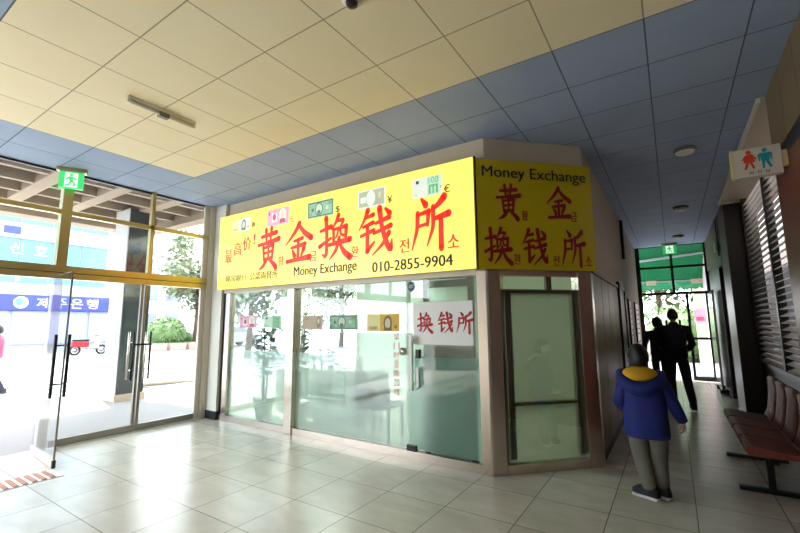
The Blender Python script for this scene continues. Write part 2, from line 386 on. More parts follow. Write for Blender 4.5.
def banknote(fr, u0, v0, u1, v1, style, d=.003, lit=''):
    """one printed banknote picture: paper, frame, portrait oval or gate, tint blocks and figures"""
    mb = MB(); w, h = u1 - u0, v1 - v0
    U = lambda a: u0 + w * a
    V = lambda a: v0 + h * a
    base, dark, mid = style[:3]; kind = style[3]
    slab(mb, fr, u0, v0, u1, v1, M_[base + lit], 0.0, d)
    def q(a, b, e, f, m, k=1): quad(mb, fr, U(a), V(b), U(e), V(f), M_[m + lit], d + .0006 * k)
    def o(a, b, r, s_, m, k=2): disc(mb, fr, U(a), V(b), w * r, h * s_, M_[m + lit], d + .0006 * k)
    if kind == 'dollar':
        q(.02, .05, .98, .12, dark); q(.02, .88, .98, .95, dark); q(.02, .05, .05, .95, dark); q(.95, .05, .98, .95, dark)
        o(.45, .5, .15, .4, dark, 2); o(.45, .5, .12, .33, mid, 3); o(.45, .58, .055, .16, 'n_face', 4); q(.39, .2, .51, .42, dark, 4)
        o(.2, .5, .045, .11, dark); o(.76, .5, .05, .12, mid)
        write(mb, fr, '100', U(.82), V(.66), U(.94), V(.84), M_[dark + lit], d + .003); write(mb, fr, '100', U(.06), V(.16), U(.16), V(.32), M_[dark + lit], d + .003)
    elif kind == 'euro':
        q(.5, .0, .9, 1, mid); q(.56, .1, .86, .55, dark, 2); q(.62, .1, .68, .45, mid, 3); q(.73, .1, .8, .45, mid, 3); q(.12, .72, .22, .88, 'n_navy', 2); o(.95, .35, .03, .1, 'n_grey')
        write(mb, fr, '100', U(.56), V(.62), U(.88), V(.94), M_[dark + lit], d + .003); write(mb, fr, '100', U(.05), V(.08), U(.18), V(.2), M_[dark + lit], d + .003)
    elif kind == 'yen':
        q(.04, .08, .96, .92, mid); o(.48, .5, .16, .42, base, 2); o(.8, .5, .1, .4, dark, 2); o(.8, .58, .05, .2, 'n_face', 3); q(.1, .3, .3, .62, base, 2)
        write(mb, fr, '10000', U(.1), V(.7), U(.3), V(.86), M_[dark + lit], d + .003)
    elif kind == 'yuan':
        o(.72, .5, .17, .46, mid, 1); o(.72, .6, .09, .26, 'n_face', 2); q(.6, .08, .84, .34, dark, 2); q(.22, .2, .46, .8, mid); o(.34, .5, .08, .2, dark, 2); o(.1, .76, .04, .1, dark)
        write(mb, fr, '100', U(.26), V(.66), U(.44), V(.86), M_[dark + lit], d + .003)
    elif kind == 'won':
        q(.0, .0, .42, 1, mid); o(.66, .46, .13, .44, dark, 2); o(.66, .46, .085, .3, 'n_face', 3); q(.54, .04, .78, .22, dark, 4); o(.9, .25, .035, .1, dark)
        write(mb, fr, '50000', U(.08), V(.1), U(.34), V(.28), M_[dark + lit], d + .003)
    return mb

# ================================================================== SETTING
RX = 5.0; BY = -4.5; YE = 13.1
fl = MB(); fl.add([(-6.62, BY, 0), (RX, BY, 0), (RX, 13.25, 0), (-6.62, 13.25, 0), (-6.62, BY, -.06), (RX, BY, -.06), (RX, 13.25, -.06), (-6.62, 13.25, -.06)],
                  [(0, 1, 2, 3), (7, 6, 5, 4), (0, 4, 5, 1), (1, 5, 6, 2), (2, 6, 7, 3), (3, 7, 4, 0)], M_['floor'])
struct(fl, 'floor')
struct(MB().prism([(-6.62, BY), (RX, BY), (RX, 3.42), (1.5, 3.42), (1.5, 13.25), (-6.62, 13.25)], H, H + .08, M_['ceil']), 'ceiling')
# shop's bulkhead over the glass, chamfer and corridor wall
bulk = [(-6.5, D), (-1.585, D), (CX, D + .844), (CX, D + .97), (-.79, D + .97), (-1.64, D + .13), (-6.5, D + .13)]
struct(MB().prism(bulk, 2.04, H, M_['plaster']), 'wall_front')
struct(B(CX - .1, 5.06, 0, CX, 13.12, H, m=M_['plaster_dark']), 'wall_corridor_left')
# brown panelling on the corridor wall, with joints
pn = MB()
ys = [5.06, 5.75, 6.4, 7.05, 7.62]
for a, b in zip(ys, ys[1:]): pn.box(CX, a + .008, .1, CX + .02, b - .008, 2.04, M_['brown_metal'], bev=.004)
pn.box(CX, 5.06, 2.045, CX + .035, 7.62, 2.09, M_['brown_metal']); pn.box(CX, 5.06, 0, CX + .014, 7.62, .1, M_['dark_brown'])
struct(pn, 'trim_1')
d5 = struct_empty('door_1')                                        # dark doorway in the corridor's left wall
struct(MB().box(CX, 7.64, 0, CX + .05, 7.74, 2.12, M_['dark_frame']).box(CX, 8.56, 0, CX + .05, 8.66, 2.12, M_['dark_frame']).box(CX, 7.64, 2.05, CX + .05, 8.66, 2.15, M_['dark_frame']), 'door_frame', d5)
struct(B(CX, 7.74, 0.01, CX + .03, 8.56, 2.05, m=M_['dark_brown']), 'door_leaf', d5)
struct(MB().tube([(CX + .03, 7.84, 1.02), (CX + .075, 7.84, 1.02), (CX + .075, 7.96, 1.02)], .01, M_['steel']), 'door_handle', d5)
struct(B(CX, 8.68, 0, CX + .012, 13.05, .1, m=M_['dark_brown']), 'baseboard_corridor_left')
# other lobby walls (behind and right of the viewer)
struct(B(-6.62, BY - .12, 0, RX, BY, H, m=M_['white_wall']), 'wall_back')
struct(MB().box(RX, BY, 0, RX + .12, 2.1, H, M_['dim_wall']).box(RX, 2.1, 2.62, RX + .12, 2.75, H, M_['dim_wall']).box(RX, 2.1, 0, RX + .12, 2.75, 1.0, M_['dim_wall']).box(RX, 2.75, 0, RX + .12, 3.3, H, M_['dim_wall']), 'wall_lobby_right')
struct(MB().box(1.5, 3.3, 0, RX + .12, 3.42, H, M_['dim_wall']), 'wall_lobby_side')
w = struct_empty('window_5')
struct(MB().box(RX + .02, 2.1, 1.0, RX + .08, 2.16, 2.62, M_['alu']).box(RX + .02, 2.69, 1.0, RX + .08, 2.75, 2.62, M_['alu']).box(RX + .02, 2.16, 2.36, RX + .08, 2.69, 2.42, M_['alu']).box(RX + .02, 2.16, 1.75, RX + .08, 2.69, 1.86, M_['alu']), 'window_frame', w)
# ---- right side of the corridor
PX = .86
struct(B(PX + .03, 3.3, 0, 1.5, 4.6, H, m=M_['dark_brown']), 'wall_right')
cl = MB()
for a, b in ((3.3, 3.78), (3.79, 4.21), (4.22, 4.72)): cl.box(PX, a, 2.93, PX + .03, b, H, M_['wood_olive'])
cl.box(PX + .03, 4.6, 2.93, 1.13, 4.72, H, M_['wood_olive'])
struct(cl, 'trim_2')
cl = MB()
for a, b in ((3.3, 3.97), (3.975, 4.72)): cl.box(PX, a, 0, PX + .03, b, 2.8, M_['wood_red'])
cl.box(PX + .03, 4.6, 0, 1.13, 4.72, 2.8, M_['wood_red'])
struct(cl, 'trim_3')
struct(B(PX + .012, 3.3, 2.8, PX + .03, 4.66, 2.93, m=M_['black_base']), 'trim_4')
LX = 1.13
struct(B(.82, 4.73, H - .012, 1.6, 8.75, H, m=M_['plaster']), 'trim_5')
struct(MB().box(.80, 4.73, H - .05, .825, 8.75, H, M_['fix_white']).box(.825, 8.70, H - .045, LX - .02, 8.75, H - .012, M_['fix_white']), 'trim_6')
struct(B(LX, 4.6, 0, LX + .15, 8.75, .82, m=M_['dark_brown']), 'wall_right_low')
# louvre window behind the seats
lw = struct_empty('window_1')
fr_ = MB()
for y in (4.73, 6.86, 8.62): fr_.box(LX - .03, y, .82, LX + .06, y + .07, H - .012, M_['dark_frame'])
fr_.box(LX - .03, 4.73, .82, LX + .06, 8.69, .88, M_['dark_frame'])
struct(fr_, 'window_frame', lw)
for (a, b) in ((4.80, 6.86), (6.93, 8.62)):
    sl = MB(); z = .9
    while z < H - .06:
        T = Matrix.Translation((LX + .02, 0, z)) @ Matrix.Rotation(R(-26), 4, 'Y')
        sl.box(-.04, a, -.005, .04, b, .005, M_['slat'], M=T); z += .083
    o = struct(sl, 'louvre_panel', lw)
struct(MB().box(.865, 8.75, 0, 1.3, 9.72, H, M_['column_exitlit']).box(.873, 8.742, 0, 1.3, 8.75, H, M_['dark_brown']), 'wall_column_right')  # corridor side painted lighter, near face darker, as the exit light falls
struct(MB().box(.86, 10.45, 0, 1.3, 13.12, H, M_['dark_brown']).box(1.3, 9.7, 0, 1.4, 10.5, H, M_['dark_brown']).box(.86, 9.72, 2.55, 1.3, 10.45, H, M_['dark_brown']).box(.84, 10.0, 2.75, .86, 13.05, H - .02, M_['wood_olive']), 'wall_corridor_right')

# ---- shop front
post = [(-1.70, D - .03), (-1.60, D - .03), (-1.575, D - .02), (-1.482, D + .073), (-1.482, D + .16), (-1.70, D + .16)]
struct(MB().prism(post, 0, 2.04, M_['steel']), 'trim_7')
u = .7071
CH = Frame((-1.585, D, 0), (u, u, 0), (u, -u, 0))
def chp(t, d): p = CH.p(t, 0, d); return (p.x, p.y)
struct(MB().prism([chp(1.04, .03), chp(1.20, .03), (CX + .022, D + .87), (CX + .022, D + .97), chp(1.08, -.1), chp(1.04, -.1)], 0, 2.04, M_['steel']), 'trim_8')
struct(MB().box(-4.61, D - .05, 0, -4.46, D + .09, 2.0, M_['steel'], bev=.006), 'trim_9')
sill = MB().box(-6.16, D - .03, 0, -1.70, D + .09, .09, M_['steel'])
struct(sill, 'trim_10')
struct(MB().box(-6.16, D - .03, 2.0, -1.70, D + .10, 2.06, M_['alu']), 'trim_11')
s2 = MB(); s2.prism([chp(.13, .02), chp(1.04, .02), chp(1.04, -.08), chp(.13, -.08)], 0, .09, M_['steel']); s2.prism([chp(.13, .02), chp(1.04, .02), chp(1.04, -.08), chp(.13, -.08)], 1.985, 2.04, M_['steel'])
struct(s2, 'trim_12')
wn = struct_empty('window_2')                                      # two fixed panes
struct(MB().box(-6.16, D - .02, .09, -5.99, D + .08, 2.0, M_['steel']), 'window_frame', wn)
for a, b in ((-5.99, -4.61), (-4.46, -2.605)):
    struct(B(a, D + .02, .09, b, D + .032, 2.0, m=M_['shop_glass']), 'pane', wn)
    struct(B(a, D + .034, .09, b, D + .036, 1.10, m=M_['frost_w']), 'frosted_film', wn)
struct(B(-3.38, D + .034, 1.10, -2.605, D + .036, 2.0, m=M_['haze']), 'haze_film', wn)
dr = struct_empty('door_2')                                        # shop's glass door
struct(B(-2.597, D + .02, .1, -1.72, D + .032, 2.0, m=M_['shop_glass']), 'pane', dr)
struct(B(-2.597, D + .034, .1, -1.72, D + .036, 1.12, m=M_['frost_g']), 'frosted_film', dr)
struct(B(-2.597, D + .034, 1.12, -1.72, D + .036, 2.0, m=M_['haze_g']), 'haze_film', dr)
struct(MB().box(-2.62, D + .005, .09, -2.5, D + .05, .14, M_['black_metal']), 'floor_hinge', dr)
hd = MB().box(-2.545, D - .055, .74, -2.50, D - .02, 1.36, M_['white'], bev=.006).box(-2.535, D - .02, .8, -2.51, D + .02, .83, M_['steel']).box(-2.535, D - .02, 1.28, -2.51, D + .02, 1.31, M_['steel'])
struct(hd, 'door_handle', dr)
struct(MB().box(-2.465, D - .03, .78, -2.43, D + .018, 1.0, M_['white'], bev=.004).box(-2.47, D - .03, 1.1, -2.42, D + .018, 1.2, M_['black_metal'], bev=.004), 'lock_case', dr)
struct(MB().lathe([(.045, -.014), (.045, .014)], M_['steel'], M=Matrix.Translation((-2.655, D + .0, 1.17)) @ Matrix.Rotation(R(90), 4, 'X')), 'door_lock', dr)
wc = struct_empty('window_3')                                      # chamfer pane
def chslab(t0, v0, t1, v1, m, d0, d1): mb = MB(); slab(mb, CH, t0, v0, t1, v1, m, d0, d1); return mb
struct(chslab(.13, .09, 1.04, 1.985, M_['grey_glass'], -.032, -.02), 'pane', wc)
struct(chslab(.13, .09, 1.04, 1.10, M_['frost_d'], -.038, -.036), 'frosted_film', wc)
struct(chslab(.13, 1.10, 1.04, 1.83, M_['frost_d'], -.038, -.036), 'haze_film', wc)
mb = MB(); slab(mb, CH, .13, 1.80, 1.04, 1.85, M_['frame_brown'], -.09, -.045); slab(mb, CH, .70, 1.85, .76, 1.985, M_['frame_brown'], -.09, -.045)
slab(mb, CH, .20, .12, .27, 1.80, M_['dark_frame'], -.09, -.045); slab(mb, CH, .99, .12, 1.03, 1.80, M_['dark_frame'], -.09, -.045); slab(mb, CH, .24, .64, 1.0, .68, M_['dark_frame'], -.09, -.045)
struct(mb, 'window_frame', wc)

# corner column between entrance and shop
struct(B(-6.45, 4.03, 0, -6.17, 4.30, H, m=M_['white_wall']), 'wall_column_left')
struct(MB().box(-6.455, 4.022, 0, -6.162, 4.29, .13, M_['black_base']), 'baseboard_column')
struct(MB().box(-6.165, D - .02, .0, -6.10, D + .1, 2.04, M_['alu']), 'trim_13')

# ---- entrance glazing
GX = EX
struct(MB().box(GX - .05, -3.6, 2.09, GX + .05, 3.98, 2.165, M_['bronze']).box(GX - .05, -3.6, 2.175, GX + .05, 3.98, 2.26, M_['bronze']).box(GX - .04, -3.6, 2.165, GX + .03, 3.98, 2.175, M_['dark_frame']), 'trim_14')
struct(MB().box(GX - .05, 3.94, 0, GX + .06, 4.06, H, M_['alu']).box(GX - .02, 3.86, 0, GX + .02, 3.94, H, M_['alu']), 'trim_15')
w4 = struct_empty('window_4')
fr_ = MB().box(GX - .03, -3.6, 2.93, GX + .04, 3.94, 2.99, M_['bronze']).box(GX - .03, -3.6, H - .03, GX + .0, 3.94, H, M_['dark_frame'])
for y in (1.90, -.2, -2.2): fr_.box(GX - .05, y, 2.26, GX + .06, y + .11, H, M_['bronze'])
for y in (3.0, .85, -1.2): fr_.box(GX - .03, y, 2.26, GX + .04, y + .05, H, M_['bronze'])
struct(fr_, 'window_frame', w4)
for y0, y1 in ((-3.6, -.2), (-.09, 1.90), (2.01, 3.0), (3.05, 3.86)):
    struct(B(GX - .004, y0, 2.26, GX + .004, y1, 2.93, m=M_['glass']), 'pane', w4)
    struct(B(GX - .004, y0, 2.99, GX + .004, y1, H - .04, m=M_['glass']), 'pane', w4)
struct(MB().box(GX - .05, 1.90, 0, GX + .05, 1.995, 2.09, M_['alu']), 'trim_16')
struct(MB().box(-6.62, BY, 0, GX + .06, -3.6, H, M_['white_wall']), 'wall_left')
struct(MB().box(GX - .06, 2.0, 0, GX + .05, 3.94, .012, M_['white']), 'trim_17')
def entrance_leaf(name, y0, y1, hy, near_stile):
    d = struct_empty(name)
    struct(B(GX - .006, y0, .10, GX + .006, y1, 2.08, m=M_['glass']), 'pane', d)
    struct(MB().box(GX - .025, y0, .015, GX + .025, y1, .10, M_['steel_dark'], bev=.004), 'bottom_rail', d)
    st = MB().box(GX - .02, near_stile, .10, GX + .02, near_stile + .035, 2.08, M_['steel_dark'])
    struct(st, 'stile', d)
    h = MB()
    for sx in (-.07, .07):
        h.tube([(GX + sx, hy, .72), (GX + sx, hy, 1.40)], .014, M_['black_metal'] if sx > 0 else M_['steel'])
    for z in (.86, 1.25): h.tube([(GX - .07, hy, z), (GX + .07, hy, z)], .009, M_['steel'])
    struct(h, 'door_handle', d)
entrance_leaf('door_3', 2.02, 2.985, 2.87, 2.945)
entrance_leaf('door_4', 2.995, 3.85, 3.10, 2.998)
dlock = MB().tube([(GX + .08, 2.855, 1.22), (GX + .08, 3.115, 1.22)], .014, M_['black_metal'])
tag(dlock.build('bar_lock'), 'black bar lock hooked across the two handles of the closed glass doors', 'lock')
d5 = struct_empty('door_5', (GX + .03, 1.86, 0), R(-4))            # the leaf standing open into the lobby
struct(B(0.02, -.006, .10, .92, .006, 2.10, m=M_['glass']), 'pane', d5)
struct(MB().box(0.02, -.012, .012, .92, .012, .10, M_['alu'], bev=.004), 'bottom_rail', d5)
struct(MB().box(.912, -.009, .10, .925, .009, 2.10, M_['steel_dark']).box(.90, -.016, .012, .935, .016, .09, M_['dark_frame']), 'stile', d5)
h = MB()
for sy, m in ((-.06, 'black_metal'), (.06, 'black_metal')): h.tube([(.80, sy, .72), (.80, sy, 1.40)], .017, M_[m])
for z in (.86, 1.28): h.tube([(.80, -.06, z), (.80, .06, z)], .009, M_['black_metal'])
struct(h, 'door_handle', d5)

# ---- exit end of the corridor
we = struct_empty('window_7')
fm = MB()
fm.box(CX, YE - .04, 0, CX + .10, YE + .04, H, M_['dark_frame']).box(.80, YE - .04, 0, .86, YE + .04, H, M_['dark_frame'])
fm.box(CX + .1, YE - .03, 2.19, .80, YE + .03, 2.26, M_['dark_frame']).box(CX + .1, YE - .025, 2.90, .80, YE + .025, 2.96, M_['dark_frame'])
fm.box(.06, YE - .025, 2.26, .12, YE + .025, H, M_['dark_frame'])
fm.box(CX + .1, YE - .03, H - .02, .8, YE + .03, H, M_['dark_frame'])
struct(fm, 'window_frame', we)
for a, b, z0, z1 in ((CX + .1, .06, 2.26, 2.90), (.12, .80, 2.26, 2.90), (CX + .1, .06, 2.96, H - .02), (.12, .80, 2.96, H - .02)):
    struct(B(a, YE - .004, z0, b, YE + .004, z1, m=M_['glass']), 'pane', we)
de = struct_empty('door_6')
struct(MB().box(.33, YE - .03, 0, .39, YE + .03, 2.19, M_['dark_frame']).box(.75, YE - .03, 0, .80, YE + .03, 2.19, M_['dark_frame']).box(.39, YE - .03, 0, .75, YE + .03, .10, M_['dark_frame']).box(.39, YE - .03, 1.02, .75, YE + .03, 1.08, M_['dark_frame']), 'door_frame', de)
struct(B(.39, YE - .004, .10, .75, YE + .004, 1.02, m=M_['glass']), 'pane', de)
struct(B(.39, YE - .004, 1.08, .75, YE + .004, 2.19, m=M_['glass']), 'pane', de)

# ---- shop interior shell
struct(B(-6.5, 8.0, 0, CX - .1, 8.12, 3.0, m=M_['shop_wall']), 'wall_shop_back')
struct(MB().prism([(-6.45, D + .14), (-1.66, D + .14), (-.85, D + .96), (-.85, 8.1), (-6.45, 8.1)], 2.6, 2.68, M_['white_wall']), 'ceiling_shop')
ws = struct_empty('window_8')
fm = MB().box(GX - .03, 4.3, 0, GX + .03, 8.0, .1, M_['alu']).box(GX - .03, 4.3, 2.55, GX + .03, 8.0, 2.62, M_['alu'])
for y in (4.3, 6.1, 7.93): fm.box(GX - .03, y, .1, GX + .03, y + .07, 2.55, M_['alu'])
struct(fm, 'window_frame', ws)
struct(B(GX - .004, 4.37, .1, GX + .004, 7.93, 2.55, m=M_['glass']), 'pane', ws)
struct(B(-3.46, 5.4, 0, -3.36, 8.0, 2.6, m=M_['shop_wall']), 'wall_shop_partition')

# ================================================================== THINGS IN THE LOBBY
# ---- front lightbox sign
SF = Frame((0, 3.96, 0), (1, 0, 0), (0, -1, 0))
s = thing('lightbox_sign', 'long lit yellow money exchange sign with large red Chinese characters over the glass front', 'sign', (0, 0, 0))
MB().box(-6.2, 3.975, 2.065, -1.655, D - .002, 3.265, M_['sign_side']).build('housing', s)
MB().box(-6.2, 3.96, 2.055, -1.655, 3.975, 3.27, M_['sign_lit']).build('face_panel', s)
MB().box(-1.655, 3.955, 2.045, -1.640, 3.99, 3.275, M_['sign_side']).build('corner_trim', s)
red = MB(); redp = MB()
for k, (a, b, e, f) in dict(huang=(-5.20, 2.30, -4.70, 2.93), jin=(-4.58, 2.34, -4.05, 2.92), huan=(-3.90, 2.32, -3.36, 2.92), qian=(-3.22, 2.32, -2.70, 2.91), suo=(-2.44, 2.31, -1.96, 2.91)).items():
    brush(red, SF, k, a, b, e, f, M_['red_lit'], .003, .88)
for t, a, b, e, f in (('황', -4.73, 2.33, -4.60, 2.47), ('금', -4.09, 2.34, -3.95, 2.48), ('환', -3.35, 2.33, -3.22, 2.47), ('전', -2.61, 2.31, -2.47, 2.47), ('소', -1.98, 2.30, -1.84, 2.45),
                      ('最', -6.02, 2.48, -5.83, 2.70), ('高', -5.80, 2.58, -5.59, 2.79), ('价', -5.57, 2.64, -5.36, 2.85), ('!', -5.31, 2.72, -5.26, 2.88)):
    write(red if len(t) and t in '황금환전소' else redp, SF, t, a, b, e, f, M_['red_lit'], .004, .16)
red.build('red_lettering', s); redp.build('best_price_lettering', s)
for nm, t, a, b, e, f, o_ in (('bank_lettering', '韓国銀行', -5.98, 2.17, -5.44, 2.27, .08), ('licence_lettering', '公認両替所', -5.36, 2.16, -4.72, 2.28, .1), ('english_lettering', 'Money Exchange', -4.39, 2.12, -3.25, 2.29, .14), ('phone_lettering', '010-2855-9904', -3.01, 2.11, -1.92, 2.235, .18)):
    mb = MB(); write(mb, SF, t, a, b, e, f, M_['black'], .004, o_); mb.build(nm, s)
for t, a, b in (('₩', -5.36, 2.99), ('元', -4.50, 2.95), ('$', -3.62, 2.95), ('¥', -2.78, 2.94), ('€', -2.01, 2.93)):
    mb = MB(); write(mb, SF, t, a, b, a + .075, b + .09, M_['black'], .004, .1); mb.build('currency_symbol', s)
for st, a, b, e, f in ((('n_white', 'n_dgreen', 'n_cream', 'won'), -5.87, 2.97, -5.41, 3.17), (('n_pink', 'n_pinkd', 'n_white', 'yuan'), -5.0, 2.95, -4.53, 3.20),
                       (('n_green', 'n_dgreen', 'n_mint', 'dollar'), -4.14, 2.94, -3.66, 3.17), (('n_white', 'n_grey', 'n_grey', 'yen'), -3.24, 2.93, -2.81, 3.17), (('n_white', 'n_mintd', 'n_mint', 'euro'), -2.42, 2.93, -2.03, 3.16)):
    banknote(SF, a, b, e, f, st, .003, '_lit').build('banknote_picture', s)
# ---- chamfer sign
CF = Frame(CH.p(0, 0, .05), (u, u, 0), (u, -u, 0))
s = thing('corner_sign', 'unlit yellow money exchange sign on the angled corner above the steel posts', 'sign')
mb = MB(); slab(mb, CF, -.095, 2.055, 1.25, 3.25, M_['sign_side'], -.045, -.012); mb.build('housing', s)
mb = MB(); slab(mb, CF, -.115, 2.05, 1.265, 3.25, M_['sign_dull'], -.012, 0); mb.build('face_panel', s)
mb = MB()
for k, (a, b, e, f) in dict(huang=(.10, 2.585, .39, 2.98), jin=(.695, 2.61, .99, 2.98), huan=(-.04, 2.1, .255, 2.49), qian=(.385, 2.1, .68, 2.49), suo=(.845, 2.1, 1.13, 2.49)).items():
    brush(mb, CF, k, a, b, e, f, M_['dred'], .003, .86)
for t, a, b in (('황', .39, 2.585), ('금', .98, 2.595), ('환', .28, 2.105), ('전', .735, 2.10), ('소', 1.13, 2.105)): write(mb, CF, t, a, b, a + .08, b + .11, M_['dred'], .004, .16)
mb.build('red_lettering', s)
mb = MB(); write(mb, CF, 'Money Exchange', -.05, 3.015, 1.20, 3.175, M_['black'], .004, .08); mb.build('english_lettering', s)

# ---- papers on the glass
GF = Frame((0, D + .019, 0), (1, 0, 0), (0, -1, 0))
for st, a, b, e, f, lab in ((('n_pink', 'n_pinkd', 'n_white', 'yuan'), -5.77, 1.44, -5.34, 1.63, 'faded pink banknote print on the glass, leftmost of the row'),
                            (('n_mint', 'n_mintd', 'n_green', 'euro'), -5.18, 1.44, -4.78, 1.62, 'faded pale green banknote print on the glass beside the steel mullion'),
                            (('n_tan', 'n_tand', 'n_tan', 'yen'), -4.34, 1.42, -3.96, 1.61, 'tan banknote print on the middle glass pane'),
                            (('n_green', 'n_dgreen', 'n_mint', 'dollar'), -3.83, 1.42, -3.36, 1.61, 'green dollar bill print on the middle glass pane'),
                            (('n_gold', 'n_goldd', 'n_cream', 'won'), -3.20, 1.40, -2.72, 1.61, 'orange banknote print with a portrait near the glass door')):
    o = banknote(GF, a, b, e, f, st, .002).build('banknote_print'); tag(o, lab, 'banknote print', 'banknote prints stuck on the shop glass')
p = thing('paper_notice', 'white paper notice with three red Chinese characters on the glass door', 'poster')
mb = MB(); slab(mb, GF, -2.52, 1.255, -1.775, 1.735, M_['white'], 0.0, .003); mb.build('sheet', p)
mb = MB()
for k, a in (('huan', -2.46), ('qian', -2.20), ('suo', -1.97)): brush(mb, GF, k, a, 1.385, a + .19, 1.61, M_['red'], .004, .95)
mb.build('red_lettering', p)
mb = MB(); v = 1.375
for t in ('早', '11', '时', '至', '晚', '20', '线'):
    write(mb, GF, t, -2.80, v - .085, -2.715, v, M_['red'], .002); v -= .105
tag(mb.build('vinyl_lettering'), 'column of small red characters on the glass beside the door', 'lettering')
p = thing('round_sticker', 'round navy blue security sticker at the top of the glass door', 'sticker')
mb = MB(); disc(mb, GF, -2.545, 1.925, .048, .06, M_['blue_badge'], .002); disc(mb, GF, -2.545, 1.925, .048, .06, M_['blue_badge'], .0); mb.build('badge', p)
mb = MB(); write(mb, GF, 'ADT', -2.58, 1.905, -2.51, 1.945, M_['white'], .004, .01); mb.build('white_lettering', p)

# ---- inside the shop
t = thing('counter_desk', 'white counter desk behind the frosted middle pane', 'desk')
MB().box(-6.0, 5.02, .72, -3.95, 5.55, .76, M_['desk'], bev=.005).build('desk_top', t)
MB().box(-5.95, 5.05, 0, -4.0, 5.09, .72, M_['desk']).build('front_panel', t)
MB().box(-3.99, 5.05, 0, -3.96, 5.5, .72, M_['desk']).build('side_panel', t)
MB().box(-5.98, 5.05, 0, -5.95, 5.5, .72, M_['desk']).build('side_panel', t)
o = MB().lathe([(.045, 0), (.055, .07), (.05, .15), (.02, .17)], M_['bl_grey']).build('desk_cup'); o.location = (-4.25, 5.25, .761); tag(o, 'small dark holder standing on the counter behind the glass', 'cup')
t = thing('cane_chair', 'chair with a twin oval back seen blurred through the frosted glass', 'chair', (-3.28, 4.5, 0), R(8))
MB().box(-.24, -.22, .42, .24, .24, .47, M_['chair_wood'], bev=.015).build('seat', t)
for sx in (-.13, .13):
    mb = MB(); pts = [(sx + .11 * math.cos(a), -.23 - .03 * math.sin(a), .66 + .22 * math.sin(a)) for a in [2 * math.pi * k / 20 for k in range(21)]]
    mb.tube(pts, .022, M_['chair_wood'], 8); mb.ell(sx, -.23, .66, .10, .012, .2, M_['chair_wood']); mb.build('backrest', t)
for sx in (-.22, .22):
    for sy in (-.2, .2): MB().tube([(sx, sy, 0), (sx * .96, sy, .42)], [.016, .022], M_['chair_wood'], 8).build('leg', t)
    MB().tube([(sx, -.21, .45), (sx, -.25, .9)], .02, M_['chair_wood'], 8).build('back_post', t)
def leaf(mb, base, dirv, L, w, m, droop=.4):
    d = Vector(dirv).normalized(); side = d.cross(Vector((0, 0, 1)))
    if side.length < .05: side = Vector((1, 0, 0))
    side.normalize(); b = Vector(base); vs = []; n = 4
    for i in range(n + 1):
        t_ = i / n; p = b + d * L * t_ + Vector((0, 0, -droop * L * t_ * t_)); ww = w * math.sin(math.pi * min(.98, .12 + .86 * t_))
        vs += [p + side * ww, p - side * ww]
    mb.add(vs, [(2 * i, 2 * i + 1, 2 * i + 3, 2 * i + 2) for i in range(n)], m, True)
def pot_plant(x, y, h, nl, seed, label, Lf=.3, wf=.05):
    rnd = random.Random(seed); t = thing('potted_plant', label, 'plant', (x, y, 0), 0, 'plants in the shop window')
    MB().lathe([(.13, 0), (.17, .26), (.18, .3), (.155, .3), (.14, .25)], M_['pot']).build('pot', t)
    st = MB(); fo = MB()
    for k in range(5):
        a = rnd.uniform(0, 6.28); rr = rnd.uniform(.1, .28); top = h * rnd.uniform(.7, 1)
        pts = [(0.03 * math.cos(a), .03 * math.sin(a), .25), (rr * .5 * math.cos(a), rr * .35 * math.sin(a), top * .6), (rr * math.cos(a), rr * .6 * math.sin(a), top)]
        st.tube(pts, [.012, .009, .005], M_['bark'], 6)
        for q in range(nl):
            f = rnd.uniform(.3, 1); i = 0 if f < .5 else 1; ff = f * 2 - i; p = Vector(pts[i]).lerp(Vector(pts[i + 1]), min(ff, 1))
            b = rnd.uniform(0, 6.28); leaf(fo, p, (math.cos(b), .6 * math.sin(b), rnd.uniform(.0, .8)), Lf * rnd.uniform(.6, 1.1), wf, M_['leaf'], rnd.uniform(.2, .6))
    st.build('stem', t); fo.build('foliage', t)
pot_plant(-5.75, 4.62, 1.75, 22, 3, 'leafy potted plant behind the leftmost shop pane', .3, .05)
pot_plant(-5.0, 4.66, 1.9, 20, 5, 'tall potted plant behind the glass beside the steel mullion', .3, .045)
pot_plant(-4.32, 4.55, 1.35, 12, 8, 'small potted plant behind the middle pane right of the mullion', .24, .04)
t = thing('inner_frame', 'brown wooden frame standing behind the glass door', 'frame')
for x in (-2.41, -1.85): MB().box(x, 4.15, 0, x + .055, 4.21, 2.0, M_['frame_brown']).build('post', t)
MB().box(-2.355, 4.15, 1.10, -1.85, 4.21, 1.25, M_['frame_brown']).build('rail', t)
MB().box(-2.355, 4.155, 1.9, -1.85, 4.205, 1.98, M_['frame_brown']).build('rail', t)
MB().box(-2.355, 4.17, .02, -1.85, 4.19, 1.10, M_['shop_wall']).build('panel', t)

